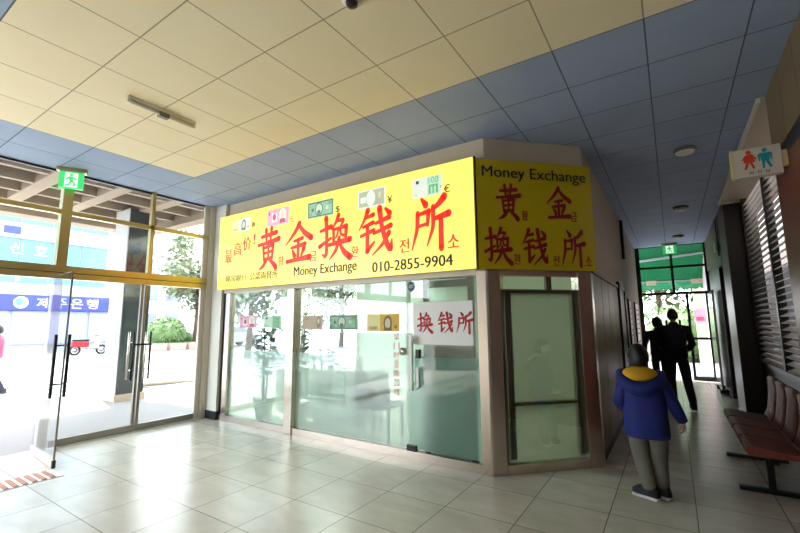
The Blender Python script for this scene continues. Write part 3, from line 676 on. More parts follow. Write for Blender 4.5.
# ---- ceiling fittings
t = thing('ceiling_batten_lamp', 'slim white batten lamp on the yellow ceiling panels, switched off', 'lamp', (-3.865, 1.51, H))
MB().box(-.028, 0, -.028, .028, .62, 0, M_['fix_white'], bev=.006).build('housing', t)
MB().tube([(0, .02, -.045), (0, .60, -.045)], .017, M_['fix_white']).build('tube', t)
MB().box(-.03, .27, -.075, .03, .36, -.028, M_['fix_grey'], bev=.008).build('sensor', t)
for y in (-.0, .6): MB().box(-.02, y, -.062, .02, y + .02, -.02, M_['fix_white']).build('end_cap', t)
t = thing('smoke_detector', 'small white round detector on the yellow ceiling at the top edge', 'detector', (-1.505, 1.765, H))
MB().lathe([(.065, 0), (.065, -.02), (.05, -.04)], M_['fix_white']).build('base', t)
MB().lathe([(.04, -.035), (.035, -.055), (.015, -.06)], M_['dark_frame']).build('sensor_head', t)
def disc_lamp(y, label):
    t = thing('ceiling_lamp', label, 'lamp', (.28, y, H), 0, 'round ceiling lamps of the corridor')
    MB().lathe([(.115, 0), (.12, -.02), (.10, -.035)], M_['fix_grey']).build('ring', t)
    MB().lathe([(.10, -.03), (.085, -.055), (.05, -.07), (.01, -.075)], M_['fix_white']).build('diffuser', t)
    return t
l0 = disc_lamp(5.71, 'round unlit ceiling lamp nearest the restroom sign')
copy_thing(l0, (.28, 8.68, H), 'round unlit ceiling lamp between the other two in the corridor')
copy_thing(l0, (.27, 11.63, H), 'round unlit ceiling lamp closest to the glazed exit')
def exit_sign(name, loc, rz, w_, h_, label, m):
    t = thing(name, label, 'sign', loc, rz, 'green exit signs'); t_ = .03
    F = Frame((0, -t_, 0), (1, 0, 0), (0, -1, 0))
    MB().box(-w_ / 2 - .03, -.05, -.05, w_ / 2 + .03, .05, -.002, M_['bronze'], bev=.004).build('mount', t)
    MB().box(-w_ / 2, -t_, -.05 - h_, w_ / 2, t_, -.05, M_[m]).build('housing', t)
    mb = MB(); z0 = -.05 - h_; q = lambda a, b: (-w_ / 2 + w_ * a, z0 + h_ * b)
    def pl(pts, mm, d): poly(mb, F, [q(*p_) for p_ in pts], M_[mm], d)
    pl([(.24, .05), (.78, .05), (.78, .93), (.24, .93)], 'pale_led', .002)
    g = m
    a0 = q(.5, .8); disc(mb, F, a0[0], a0[1], w_ * .07, h_ * .09, M_[g], .004)
    pl([(.40, .70), (.56, .70), (.60, .42), (.46, .38)], g, .004); pl([(.56, .70), (.74, .58), (.72, .50), (.55, .60)], g, .0045); pl([(.42, .70), (.28, .55), (.32, .48), (.46, .60)], g, .0045)
    pl([(.50, .42), (.60, .42), (.72, .26), (.64, .10), (.58, .12), (.62, .26)], g, .0045); pl([(.46, .40), (.55, .40), (.44, .14), (.28, .10), (.28, .18), (.38, .21)], g, .0045)
    mb.build('pictogram', t); return t
exit_sign('exit_sign', (-6.34, 1.93, H), R(62), .25, .215, 'green running man exit sign hanging above the entrance doors', 'green_led')
exit_sign('exit_sign', (.075, 12.72, H), 0, .30, .22, 'green exit sign hanging before the far glazed exit', 'green_led_dim')
# ---- restroom sign
t = thing('restroom_sign', 'white projecting restroom sign with red woman and teal man figures', 'sign', (.855, 4.25, 0))
MB().box(-.335, -.03, 2.645, -.035, .03, 2.885, M_['cream'], bev=.004).build('housing', t)
MB().box(-.35, -.035, 2.64, -.335, .035, 2.89, M_['cream_edge']).build('edge_trim', t)
MB().box(-.035, -.02, 2.70, .0, .02, 2.83, M_['cream_edge']).build('bracket', t)
RF = Frame((0, -.031, 0), (1, 0, 0), (0, -1, 0))
def pict(x, z, s_, m, woman):
    mb = MB(); disc(mb, RF, x, z + .062 * s_, .016 * s_, .016 * s_, M_[m], .003)
    if woman:
        poly(mb, RF, [(x - .018 * s_, z + .045 * s_), (x + .018 * s_, z + .045 * s_), (x + .035 * s_, z - .02 * s_), (x - .035 * s_, z - .02 * s_)], M_[m], .003)
        poly(mb, RF, [(x - .018 * s_, z + .045 * s_), (x - .045 * s_, z + .005 * s_), (x - .035 * s_, z), (x - .008 * s_, z + .03 * s_)], M_[m], .0034); poly(mb, RF, [(x + .018 * s_, z + .045 * s_), (x + .045 * s_, z + .005 * s_), (x + .035 * s_, z), (x + .008 * s_, z + .03 * s_)], M_[m], .0034)
        poly(mb, RF, [(x - .018 * s_, z - .02 * s_), (x - .002 * s_, z - .02 * s_), (x - .02 * s_, z - .075 * s_), (x - .032 * s_, z - .07 * s_)], M_[m], .0034); poly(mb, RF, [(x + .002 * s_, z - .02 * s_), (x + .018 * s_, z - .02 * s_), (x + .032 * s_, z - .07 * s_), (x + .02 * s_, z - .075 * s_)], M_[m], .0034)
    else:
        poly(mb, RF, [(x - .032 * s_, z + .042 * s_), (x + .032 * s_, z + .042 * s_), (x + .022 * s_, z - .025 * s_), (x - .022 * s_, z - .025 * s_)], M_[m], .003)
        for sg in (-1, 1): poly(mb, RF, [(x + sg * .03 * s_, z + .04 * s_), (x + sg * .043 * s_, z + .03 * s_), (x + sg * .038 * s_, z - .02 * s_), (x + sg * .028 * s_, z - .018 * s_)], M_[m], .0034)
        poly(mb, RF, [(x - .02 * s_, z - .025 * s_), (x, z - .025 * s_), (x - .008 * s_, z - .08 * s_), (x - .022 * s_, z - .08 * s_)], M_[m], .0034); poly(mb, RF, [(x, z - .025 * s_), (x + .02 * s_, z - .025 * s_), (x + .036 * s_, z - .075 * s_), (x + .022 * s_, z - .08 * s_)], M_[m], .0034)
    return mb
pict(-.235, 2.785, 1.05, 'orange', True).build('woman_pictogram', t)
pict(-.135, 2.785, 1.05, 'teal', False).build('man_pictogram', t)
mb = MB(); write(mb, RF, '화 장 실', -.245, 2.665, -.115, 2.69, M_['black'], .003, .01); mb.build('lettering', t)

# ---- beam seating
t = thing('beam_seating', 'row of four brown leather seats on a black beam under the louvre window', 'seat', (0, 0, 0))
for y in (6.22, 5.76, 5.30, 4.84):
    bm = MB(); n = 9; pr = []
    prof = [(.42, .40), (.425, .445), (.46, .458), (.55, .448), (.68, .43), (.77, .425), (.80, .415), (.80, .385), (.70, .375), (.46, .375)]
    vs = [(x, y - .215, z) for x, z in prof] + [(x, y + .215, z) for x, z in prof]; k = len(prof)
    b2 = bmesh.new(); V = [b2.verts.new(v) for v in vs]
    b2.faces.new(V[:k]); b2.faces.new(V[k:][::-1])
    for i in range(k): b2.faces.new((V[i], V[k + i], V[k + (i + 1) % k], V[(i + 1) % k]))
    bmesh.ops.recalc_face_normals(b2, faces=b2.faces[:]); bmesh.ops.bevel(b2, geom=b2.edges[:], offset=.008, segments=2, affect='EDGES')
    bm.bm(b2, M_['leather']); bm.build('seat', t)
    prof = [(.79, .43), (.825, .50), (.85, .62), (.865, .76), (.86, .86), (.88, .88), (.905, .86), (.91, .72), (.89, .55), (.845, .42)]
    vs = []; fs = []; sec = [(-.215, .0), (-.19, .03), (-.1, .0), (0, -.012), (.1, .0), (.19, .03), (.215, .0)]; ns = len(sec)
    for yy, dx in sec:
        zf = 1 - .06 * (abs(yy) / .215) ** 4
        for x, z in prof: vs.append((x - (.012 if abs(yy) < .2 else 0) * (1 if z > .45 else 0) * .5, y + yy, .43 + (z - .43) * zf))
    k = len(prof)
    for a in range(ns - 1):
        for i in range(k): fs.append((a * k + i, (a + 1) * k + i, (a + 1) * k + (i + 1) % k, a * k + (i + 1) % k))
    fs += [tuple(range(k - 1, -1, -1)), tuple(range((ns - 1) * k, ns * k))]
    MB().add(vs, fs, M_['leather'], True).build('backrest', t)
MB().box(.58, 4.7, .31, .64, 6.42, .375, M_['black_metal']).build('beam', t)
for y in (4.95, 6.05):
    MB().box(.585, y, .03, .635, y + .05, .31, M_['black_metal']).box(.38, y - .01, 0, 0.9, y + .06, .035, M_['black_metal'], bev=.01).build('leg', t)
# ---- corridor odds and ends
t = thing('white_board', 'tall white panel leaning at the dark right wall near the exit', 'board', (0, 0, 0))
MB().box(.72, 10.8, .09, .76, 11.9, 2.14, M_['gloss_white'], bev=.004).build('panel', t)
for y in (10.95, 11.65): MB().box(.70, y, 0, .85, y + .05, .09, M_['black_metal']).build('foot', t)
for y0, y1, lab in ((9.50, 9.95, 'framed notice on the corridor wall closer to the panelling'), (11.15, 12.0, 'framed notice on the corridor wall closer to the exit')):
    t = thing('framed_notice', lab, 'frame', (CX, 0, 0), 0, 'framed notices on the corridor wall')
    MB().box(.0, y0, 1.0, .03, y1, 1.95, M_['dark_frame'], bev=.004).build('frame', t)
    MB().box(.03, y0 + .04, 1.04, .034, y1 - .04, 1.91, M_['white']).build('sheet', t)
    mb = MB()
    for k in range(6): mb.box(.034, y0 + .1, 1.75 - k * .11, .035, y1 - .1, 1.78 - k * .11, M_['dred'] if k == 0 else M_['bl_grey'])
    mb.build('print', t)
o = MB().box(CX, 9.15, 2.72, CX + .05, 9.28, H, M_['dark_frame'], bev=.01).build('hanging_conduit'); tag(o, 'dark vertical conduit on the upper corridor wall below the ceiling', 'conduit')
o = MB().box(.80, 9.9, 2.84, .84, 10.2, 3.02, M_['cream'], bev=.01).build('small_plate_sign'); tag(o, 'small pale plate on the dark lintel past the brown column', 'sign')
# ---- floor strip
t = thing('floor_strip', 'striped terracotta floor strip before the open glass door', 'strip', (0, 0, 0))
MB().box(-5.55, .2, .0, -5.25, 1.79, .006, M_['white']).build('bed', t)
y = .22
rb = MB()
while y < 1.76: rb.box(-5.54, y, .006, -5.26, y + .036, .014, M_['terra']); y += .07
rb.build('ribs', t)

# ---- grey wall added beyond the louvres to dim the sky between blades
struct(B(2.15, 3.5, -.1, 2.3, 40, 5.0, m=M_['dim_slab']), 'wall_sky_screen')
# ---- fill lamps added inside the shop to brighten the frosted glass
for x, lab in ((-5.3, 'added flat white fill lamp inside the shop over the counter'), (-2.3, 'added flat white fill lamp inside the shop behind the glass door')):
    t = thing('shop_fill_lamp', lab, 'lamp', (x, 5.6, 2.6), 0, 'added shop fill lamps')
    MB().box(-.32, -.32, -.05, .32, .32, -.002, M_['fix_white'], bev=.01).build('housing', t)
    MB().box(-.29, -.29, -.056, .29, .29, -.05, M_['fill_lamp_on']).build('diffuser', t)
# ================================================================== PEOPLE
def skin_mesh(nodes, edges, root, sub=2):
    me = bpy.data.meshes.new('skin'); keys = list(nodes)
    me.from_pydata([nodes[k][:3] for k in keys], [(keys.index(a), keys.index(b)) for a, b in edges], [])
    o = bpy.data.objects.new('skin', me); COL.objects.link(o)
    o.modifiers.new('Skin', 'SKIN'); md = o.modifiers.new('Sub', 'SUBSURF'); md.levels = sub; md.render_levels = sub
    sv = me.skin_vertices[0].data
    for i, k in enumerate(keys):
        r = nodes[k][3:]; sv[i].radius = (r[0], r[1] if len(r) > 1 else r[0]); sv[i].use_root = (k == root)
    dg = bpy.context.evaluated_depsgraph_get(); r = bpy.data.meshes.new_from_object(o.evaluated_get(dg))
    bpy.data.objects.remove(o); return r

def hand(mb, wrist, direction, palm_n, s_, m, side):
    """palm and five curled fingers continuing from the wrist"""
    d = Vector(direction).normalized(); nn = Vector(palm_n); nn = (nn - d * nn.dot(d)).normalized(); sd = d.cross(nn) * side; w_ = Vector(wrist)
    pc = w_ + d * .045 * s_
    Mx = Matrix.Translation(pc) @ Matrix((sd, nn, d)).transposed().to_4x4()
    mb.ell(0, 0, 0, .040 * s_, .017 * s_, .052 * s_, m, 12, 8, M=Mx)
    for k, (o_, l) in enumerate(((-.029, .062), (-.010, .072), (.010, .067), (.028, .052))):
        b = w_ + d * .082 * s_ + sd * o_ * s_; p1 = b + (d * .9 + nn * .25) * l * .45 * s_; p2 = p1 + (d * .65 + nn * .75) * l * .32 * s_; p3 = p2 + (d * .3 + nn * .95) * l * .25 * s_
        mb.tube([b - d * .02 * s_, b, p1, p2, p3], [.008 * s_, .0095 * s_, .009 * s_, .008 * s_, .006 * s_], m, 7)
    b = w_ + d * .03 * s_ - sd * .03 * s_; mb.tube([b + sd * .012 * s_, b, b + (d * .7 - sd * .6 + nn * .3) * .035 * s_, b + (d * .95 - sd * .5 + nn * .5) * .062 * s_], [.012 * s_, .012 * s_, .010 * s_, .007 * s_], m, 7)

def head(mb, cpos, rz, s_, m):
    """skull with jaw, nose, ears, eyes, mouth; looks along +y of its own frame"""
    M4 = Matrix.Translation(cpos) @ Matrix.Rotation(rz, 4, 'Z')
    def fn(p):
        if p.z < 0: k = 1 - .28 * (-p.z) ** 1.6; p = Vector((p.x * k, p.y * (1 - .1 * -p.z) + .12 * -p.z, p.z))
        return p
    mb.ell(0, 0, 0, .076 * s_, .094 * s_, .115 * s_, m, 20, 14, M=M4, fn=fn)
    mb.tube([(0, .088 * s_, .012 * s_), (0, .108 * s_, -.022 * s_), (0, .09 * s_, -.034 * s_)], [.006 * s_, .013 * s_, .011 * s_], m, 8, M=M4)
    for sx in (-1, 1):
        mb.ell(sx * .077 * s_, -.005 * s_, -.005 * s_, .012 * s_, .02 * s_, .032 * s_, m, 10, 8, M=M4)
        mb.ell(sx * .031 * s_, .083 * s_, .005 * s_, .011 * s_, .008 * s_, .007 * s_, M_['eye'], 8, 6, M=M4)
    mb.ell(0, .091 * s_, -.058 * s_, .022 * s_, .008 * s_, .007 * s_, M_['lip'], 10, 6, M=M4)

def hair_cap(cpos, rz, s_, low=-.55, extra=1.12, seed=1):
    rnd = random.Random(seed); mb = MB(); M4 = Matrix.Translation(cpos) @ Matrix.Rotation(rz, 4, 'Z')
    def keep(p): return (p.z > .32) or (p.y < .30 - .0 * p.z and p.z > low + .25 * max(0, p.y))
    def fn(p): k = (1 + rnd.uniform(-.02, .05)) * (1 - .12 * max(0, -p.z - .2)); return Vector((p.x * k, p.y * k, p.z * (k + .02)))
    mb.ell(0, -.004, .006, .080 * s_ * extra, .097 * s_ * extra, .116 * s_ * extra, M_['hair'], 26, 18, M=M4, keep=keep, fn=fn)
    mb.ell(0, -.006, .006, .077 * s_ * 1.04, .094 * s_ * 1.04, .115 * s_ * 1.04, M_['hair'], 20, 14, M=M4, keep=keep)
    return mb

def shoe(parent, ankle, yaw, L, upper, sole, hz=.0):
    M4 = Matrix.Translation((ankle[0], ankle[1], hz)) @ Matrix.Rotation(yaw, 4, 'Z')
    out = [(-.28, -.30), (-.33, 0), (-.28, .30), (.1, .36), (.45, .42), (.66, .30), (.72, 0), (.66, -.30), (.45, -.42), (.1, -.34)]
    pts = [(y_ * L * .5, x_ * L) for x_, y_ in out]
    so = MB(); so.prism(pts, 0, .025 * L / .22, M_[sole], M=M4); 
    up = MB(); z0 = .025 * L / .22; vs = []; n = len(pts); lv = [(1.0, 0, 0), (.97, .03, -.0), (.80, .055, -.03), (.5, .085, -.09)]
    for sc, dz, sh in lv:
        for (a, b) in pts: vs.append((a * sc, b * sc + sh * L, z0 + dz * L / .22))
    fs = [(i * n + k, i * n + (k + 1) % n, (i + 1) * n + (k + 1) % n, (i + 1) * n + k) for i in range(len(lv) - 1) for k in range(n)] + [tuple(range((len(lv) - 1) * n, len(lv) * n))]
    up.add(vs, fs, M_[upper], True, M4); o = up.build('shoe', parent); so.build('sole', o)

def loft(mb, secs, m, n=26):
    vs = []
    for cx_, cy_, z_, rx, ry in secs:
        for k in range(n):
            a = 2 * math.pi * k / n; ca, sa = math.cos(a), math.sin(a)
            vs.append((cx_ + rx * math.copysign(abs(ca) ** .85, ca), cy_ + ry * math.copysign(abs(sa) ** .85, sa), z_))
    fs = [(i * n + k, i * n + (k + 1) % n, (i + 1) * n + (k + 1) % n, (i + 1) * n + k) for i in range(len(secs) - 1) for k in range(n)]
    fs += [tuple(range(n - 1, -1, -1)), tuple(range((len(secs) - 1) * n, len(secs) * n))]
    mb.add(vs, fs, m, True); return mb

def person(label, loc, rz, P, group=None):
    """P: joints (x right, y forward, z up) and clothing choices"""
    t = thing('person', label, 'person', loc, rz, group); J = P['j']; s_ = P.get('s', 1.); hs = P.get('hs', 1.)
    k = P.get('bulk', 1.)
    pel, chest, neck, hd = J['pel'], J['chest'], J['neck'], J['head']
    N = {'pel': (*pel, .105 * s_ * k, .085 * s_ * k), 'waist': (*[(a + b) / 2 for a, b in zip(pel, chest)], .10 * s_ * k, .08 * s_ * k), 'chest': (*chest, .12 * s_ * k, .09 * s_ * k), 'neck': (*neck, .05 * s_), 'nk2': (hd[0], hd[1] - .01, hd[2] - .06 * hs, .045 * s_)}
    Ed = [('pel', 'waist'), ('waist', 'chest'), ('chest', 'neck'), ('neck', 'nk2')]
    for S in 'LR':
        N['sh' + S] = (*J['sh' + S], .052 * s_); N['el' + S] = (*J['el' + S], .040 * s_); N['wr' + S] = (*J['wr' + S], .027 * s_)
        N['hip' + S] = (*J['hip' + S], .085 * s_ * k); N['kn' + S] = (*J['kn' + S], .056 * s_); N['an' + S] = (*J['an' + S], .038 * s_)
        Ed += [('chest', 'sh' + S), ('sh' + S, 'el' + S), ('el' + S, 'wr' + S), ('pel', 'hip' + S), ('hip' + S, 'kn' + S), ('kn' + S, 'an' + S)]
    b = MB(); b.mesh(skin_mesh(N, Ed, 'pel'), M_['skin'], smooth=True)
    head(b, hd, P.get('hrz', 0), hs, M_['skin'])
    for S, sg in (('L', -1), ('R', 1)):
        w_ = Vector(J['wr' + S]); e = Vector(J['el' + S]); hand(b, w_, P.get('hd' + S, w_ - e), P.get('pn' + S, (-sg * .9, .45, 0)), hs * .92, M_['skin'], sg)
    b.build('body', t)
    # trousers
    f = P.get('tf', 1.28); N2 = {'pel': (*pel, .125 * s_ * k, .10 * s_ * k), 'top': (pel[0], pel[1], pel[2] + .10 * s_, .12 * s_ * k, .095 * s_ * k)}; E2 = [('top', 'pel')]
    for S in 'LR':
        a = Vector(J['an' + S]); kk = Vector(J['kn' + S]); cuff = a + (a - kk).normalized() * .02 * s_
        N2['hip' + S] = (*J['hip' + S], .09 * s_ * f * k, .09 * s_ * f * k); N2['kn' + S] = (*J['kn' + S], .062 * s_ * f); N2['mid' + S] = (*((kk + a) / 2), .058 * s_ * f); N2['an' + S] = (*cuff, .05 * s_ * f)
        E2 += [('pel', 'hip' + S), ('hip' + S, 'kn' + S), ('kn' + S, 'mid' + S), ('mid' + S, 'an' + S)]
    MB().mesh(skin_mesh(N2, E2, 'pel'), M_[P['trousers']], smooth=True).build('trousers', t)
    # jacket or shirt
    hem = P['hem']; jk = P.get('jk', 1.); g = MB(); sw = abs(J['shR'][0] - J['shL'][0]) / 2 + .035 * s_; sz = (J['shL'][2] + J['shR'][2]) / 2
    hx, hy = P.get('hemr', (.175 * s_ * jk, .135 * s_ * jk)); mx, my = (pel[0] + chest[0]) / 2, (pel[1] + chest[1]) / 2
    loft(g, [(pel[0], pel[1], hem, hx * .97, hy * .97), (pel[0], pel[1], hem + .03, hx, hy), (mx, my, (hem + sz) / 2 - .05, hx * .97, hy * .96), (mx, my, (hem + sz) / 2 + .1, hx * .98, hy), (chest[0], chest[1], sz - .06 * s_, sw * .98, hy * .95), (chest[0], chest[1], sz + .0 * s_, sw * .97, hy * .82),
             (chest[0], chest[1], sz + .045 * s_, sw * .80, hy * .7), (neck[0], neck[1] - .01, neck[2] - .02 * s_, .085 * s_, .075 * s_), (neck[0], neck[1] - .005, neck[2] + .03 * s_, .06 * s_, .06 * s_)], M_[P['top']])
    for S in 'LR':
        w_ = Vector(J['wr' + S]); e = Vector(J['el' + S]); sh = Vector(J['sh' + S]); r_ = .062 * s_ * jk
        inn = sh + Vector((-.03 * s_ if S == 'R' else .03 * s_, 0, -.01))
        g.tube([inn, sh, sh.lerp(e, .35), sh.lerp(e, .8), e, e.lerp(w_, .25), e.lerp(w_, .7), w_ + (w_ - e).normalized() * .015], [r_ * .9, r_ * 1.05, r_ * 1.02, r_ * .93, r_ * .92, r_ * .88, r_ * .78, r_ * .66], M_[P['top']], 14)
    g.build(P.get('topname', 'jacket'), t)
    hc = hair_cap(hd, P.get('hrz', 0), hs, P.get('hlow', -.55), P.get('hx', 1.10)); 
    if P.get('bun'):
        M4 = Matrix.Translation(hd) @ Matrix.Rotation(P.get('hrz', 0), 4, 'Z')
        hc.ell(0, -.135 * hs, -.02 * hs, .04 * hs, .05 * hs, .045 * hs, M_['hair'], 14, 10, M=M4); hc.tube([(0, -.13 * hs, -.03 * hs), (0, -.16 * hs, -.1 * hs), (0, -.14 * hs, -.2 * hs)], [.03 * hs, .03 * hs, .008 * hs], M_['hair'], 8, M=M4)
    hc.build('hair', t)
    for S in 'LR': shoe(t, J['an' + S], P.get('fy' + S, 0), P.get('shoe', .25), P.get('shoe_m', 'canvas_b'), P.get('sole_m', 'black_base'), max(0, J['an' + S][2] - P.get('ah', .085)))
    return t

# boy, back to the viewer
boy = person('boy with black hair walking away in blue jacket, grey trousers and dark sneakers', (-.265, 4.28, 0), R(4), dict(s=.80, hs=.90, shoe=.215, sole_m='rubber_w', ah=.075, trousers='grey_cloth', top='blue_cloth', hem=.515, hemr=(.175, .135), jk=1.2, bulk=.95, tf=1.5, hlow=-.86, hx=1.12, hrz=R(18),
    fyL=R(62), fyR=R(52), hdR=(.12, .05, -1), pnR=(-1, .3, 0),
    j=dict(pel=(0, 0, .60), chest=(-.005, 0, .94), neck=(-.02, 0, 1.06), head=(-.022, .02, 1.175), hipL=(-.078, 0, .56), hipR=(.078, 0, .56), knL=(-.055, .03, .325), knR=(.070, .06, .33), anL=(-.01, -.02, .085), anR=(.08, .05, .085),
           shL=(-.135, 0, .98), elL=(-.195, -.03, .80), wrL=(-.15, .14, .70), shR=(.13, 0, .98), elR=(.20, -.02, .82), wrR=(.265, .03, .67))))
def arc(z, rx, ry, a0, a1, cx_, cy_, n=15, dz=0.): return [(cx_ + rx * math.cos(a0 + (a1 - a0) * k / n), cy_ + ry * math.sin(a0 + (a1 - a0) * k / n), z - dz * math.sin(math.pi * k / n)) for k in range(n + 1)]
hood = MB()                                                         # the hood hangs open on the back, lining turned out
hood.tube(arc(1.06, .145, .165, R(160), R(380), -.015, -.02, 18, .125), [.02] + [.05] * 17 + [.02], M_['blue_cloth'], 12)
hood.ell(0, 0, 0, .12, .06, .07, M_['blue_cloth'], 20, 12, M=Matrix.Translation((-.015, -.135, .93)))
o = hood.build('hood', boy)
lin = MB()
lin.ell(0, 0, 0, .135, .105, .050, M_['yellow_cloth'], 24, 14, M=Matrix.Translation((-.018, -.075, 1.048)) @ Matrix.Rotation(R(24), 4, 'X'), fn=lambda p: Vector((p.x * (1 - .25 * max(0, -p.y)), p.y, p.z)))
lin.build('hood_lining', o)
# man in dark clothes with a backpack
man = person('man in dark clothes with a backpack walking towards the bright exit', (.0, 8.85, 0), R(2), dict(s=1.02, hs=1.0, shoe=.27, trousers='dark_cloth', top='dark_cloth', hem=.86, jk=1.0, bulk=1.02, tf=1.2, hlow=-.5, hx=1.04,
    j=dict(pel=(0, 0, .90), chest=(0, .0, 1.25), neck=(0, .01, 1.45), head=(0, .03, 1.59), hipL=(-.09, 0, .86), hipR=(.09, 0, .86), knL=(-.10, .12, .47), knR=(.125, -.03, .47), anL=(-.09, .16, .085), anR=(.17, -.22, .115),
           shL=(-.185, 0, 1.38), elL=(-.235, .0, 1.12), wrL=(-.19, .20, 1.0), shR=(.185, 0, 1.38), elR=(.245, -.02, 1.10), wrR=(.20, .20, 1.0))))
bp = MB().box(-.15, -.30, .96, .15, -.155, 1.38, M_['navy_cloth'], bev=.04).box(-.11, -.34, .99, .11, -.29, 1.18, M_['navy_cloth'], bev=.02)
bo = bp.build('backpack'); bo.location = (0.0, 8.85, 0); tag(bo, 'dark backpack on the back of the man in the corridor', 'backpack')
for sx in (-.1, .1): MB().tube([(sx, -.165, 1.36), (sx, -.12, 1.475), (sx, 0, 1.505), (sx, .11, 1.46), (sx * 1.1, .175, 1.32), (sx * 1.2, .18, 1.1)], .017, M_['navy_cloth'], 8).build('strap', bo)
# woman beside him
person('woman with tied dark hair in dark clothes ahead of the man in the corridor', (-.27, 9.55, 0), R(-6), dict(s=.86, hs=.95, shoe=.24, trousers='dark_cloth', top='navy_cloth', hem=.84, jk=.98, bulk=.95, tf=1.15, hlow=-.6, hx=1.08, hrz=R(35), bun=1,
    j=dict(pel=(0, 0, .86), chest=(0, 0, 1.18), neck=(0, .01, 1.34), head=(0, .02, 1.455), hipL=(-.08, 0, .82), hipR=(.08, 0, .82), knL=(-.08, .06, .45), knR=(.08, -.04, .45), anL=(-.08, .03, .085), anR=(.08, -.12, .085),
           shL=(-.15, 0, 1.275), elL=(-.235, -.01, 1.04), wrL=(-.255, .05, .82), shR=(.15, 0, 1.275), elR=(.20, -.01, 1.03), wrR=(.19, .10, .83))))

# ================================================================== OUTSIDE, STREET SIDE
GZ = -.07
struct(B(-75, -45, GZ - .1, 40, 60, GZ, m=M_['road']), 'ground')
struct(MB().prism([(-10.2, -6), (-6.6, -6), (-6.6, 20), (-14.2, 20), (-10.75, 5.6), (-9.75, 2.9)], GZ, -.015, M_['pave']), 'ground_paving')
cw = MB()
for i in range(13): cw.box(-23.5 + i * .95, -4, GZ, -23.05 + i * .95, 9.5, GZ + .006, M_['line'])
struct(cw, 'ground_crossing')
kb = MB(); kb.tube([(-10.9, 4.6, .0), (-11.3, 5.4, .02), (-11.0, 6.2, .02), (-10.4, 6.6, .0)], .07, M_['stone'], 8)
struct(kb, 'kerb')
# waffle canopy on a granite column
cv = MB(); CZ = 3.92; X0, X1, Y0, Y1 = -11.1, -6.58, 1.2, 4.95
cv.box(X0, Y0, CZ + .32, X1, Y1, CZ + .42, M_['coffer'])  # shade of the coffers painted in as a darker colour
x = X0 + .1
for x in (-10.5, -9.7, -8.98, -8.25, -7.5, -6.85): cv.box(x - .05, Y0, CZ, x + .05, Y1, CZ + .32, M_['concrete'])
y = Y0
for y in (1.45, 2.32, 3.24, 4.18): cv.box(X0, y - .11, CZ - .01, X1, y + .11, CZ + .32, M_['concrete'])
cv.box(X0 - .45, Y1, CZ - .12, X1, Y1 + .3, CZ + .42, M_['concrete']); cv.box(X0 - .45, Y0, CZ - .12, X0, Y1, CZ + .42, M_['concrete'])
struct(cv, 'ceiling_canopy')
col = MB().box(-9.95, 3.92, .12, -9.36, 4.42, CZ + .02, M_['granite']).box(-9.97, 3.90, .12, -9.375, 3.925, CZ + .02, M_['granite_skylit']).box(-9.99, 3.88, GZ, -9.33, 4.45, .12, M_['stone'])  # one face painted paler for the sky light on it
struct(col, 'column')
# bank building across the road
b = thing('street_building', 'light blue glazed bank building with a blue fascia across the road', 'building', (-42, 0, GZ))
MB().box(-14, -30, 0, 0, 16.6, 16, M_['bl_white']).build('wall', b)
for z0, z1 in ((4.9, 6.2), (6.5, 8.3), (9.6, 11.4), (11.8, 14)):
    y = -20; mb = MB()
    while y < 16: mb.box(0, y, z0, .08, y + 1.9, z1, M_['bl_glass']); y += 2.0
    mb.build('window_band', b)
bb = MB().box(.05, -20, 2.75, .35, 16.5, 3.95, M_['bl_blue']).build('fascia_sign', b)
BF = Frame((.36, 0, 0), (0, 1, 0), (1, 0, 0)); mb = MB()
disc(mb, BF, 10.35, 3.35, .45, .45, M_['white'], .01); disc(mb, BF, 10.25, 3.4, .25, .3, M_['bl_glass'], .02)
mb.build('globe_emblem', bb)
mb = MB()
for t_, y in (('제', 11.3), ('주', 12.4), ('은', 13.5), ('행', 14.6)): write(mb, BF, t_, y, 2.95, y + .85, 3.75, M_['white'], .01, .1)
mb.build('white_lettering', bb)
us = MB().box(.05, -20, 8.3, .2, 16.5, 9.5, M_['bl_white']).build('upper_sign', b)
mb = MB(); BG = Frame((.21, 0, 0), (0, 1, 0), (1, 0, 0)); poly(mb, BG, [(8.9, 8.6), (9.9, 8.6), (9.9, 9.2), (8.9, 9.2)], M_['bl_blue'], .01); mb.build('blue_print', us)
BH = Frame((.10, 0, 0), (0, 1, 0), (1, 0, 0)); mb = MB()
for t_, y in (('신', 9.4), ('호', 10.9)): write(mb, BH, t_, y, 7.1, y + .8, 7.95, M_['white'], .01, .02)
mb.build('wall_lettering', b); mb = MB(); quad(mb, BH, 9.6, 5.35, 10.5, 5.6, M_['white'], .01); quad(mb, BH, 9.92, 5.05, 10.18, 5.9, M_['white'], .01); mb.build('cross_emblem', b)
mb = MB()
y = -20
while y < 16: mb.box(.02, y, .15, .1, y + 2.3, 2.7, M_['bl_lav']); y += 2.5
mb.build('shopfront_window', b)
b = thing('street_building', 'pale pink block beyond the trees down the road', 'building', (-48, 0, GZ))
MB().box(-10, 19, 0, 0, 27.0, 10, M_['bl_pink']).build('wall', b)
for z in (1.2, 4.2, 7.2):
    for y in (19.6, 22.0, 24.4): MB().box(0, y, z, .06, y + 1.5, z + 1.6, M_['bl_grey']).build('window', b)
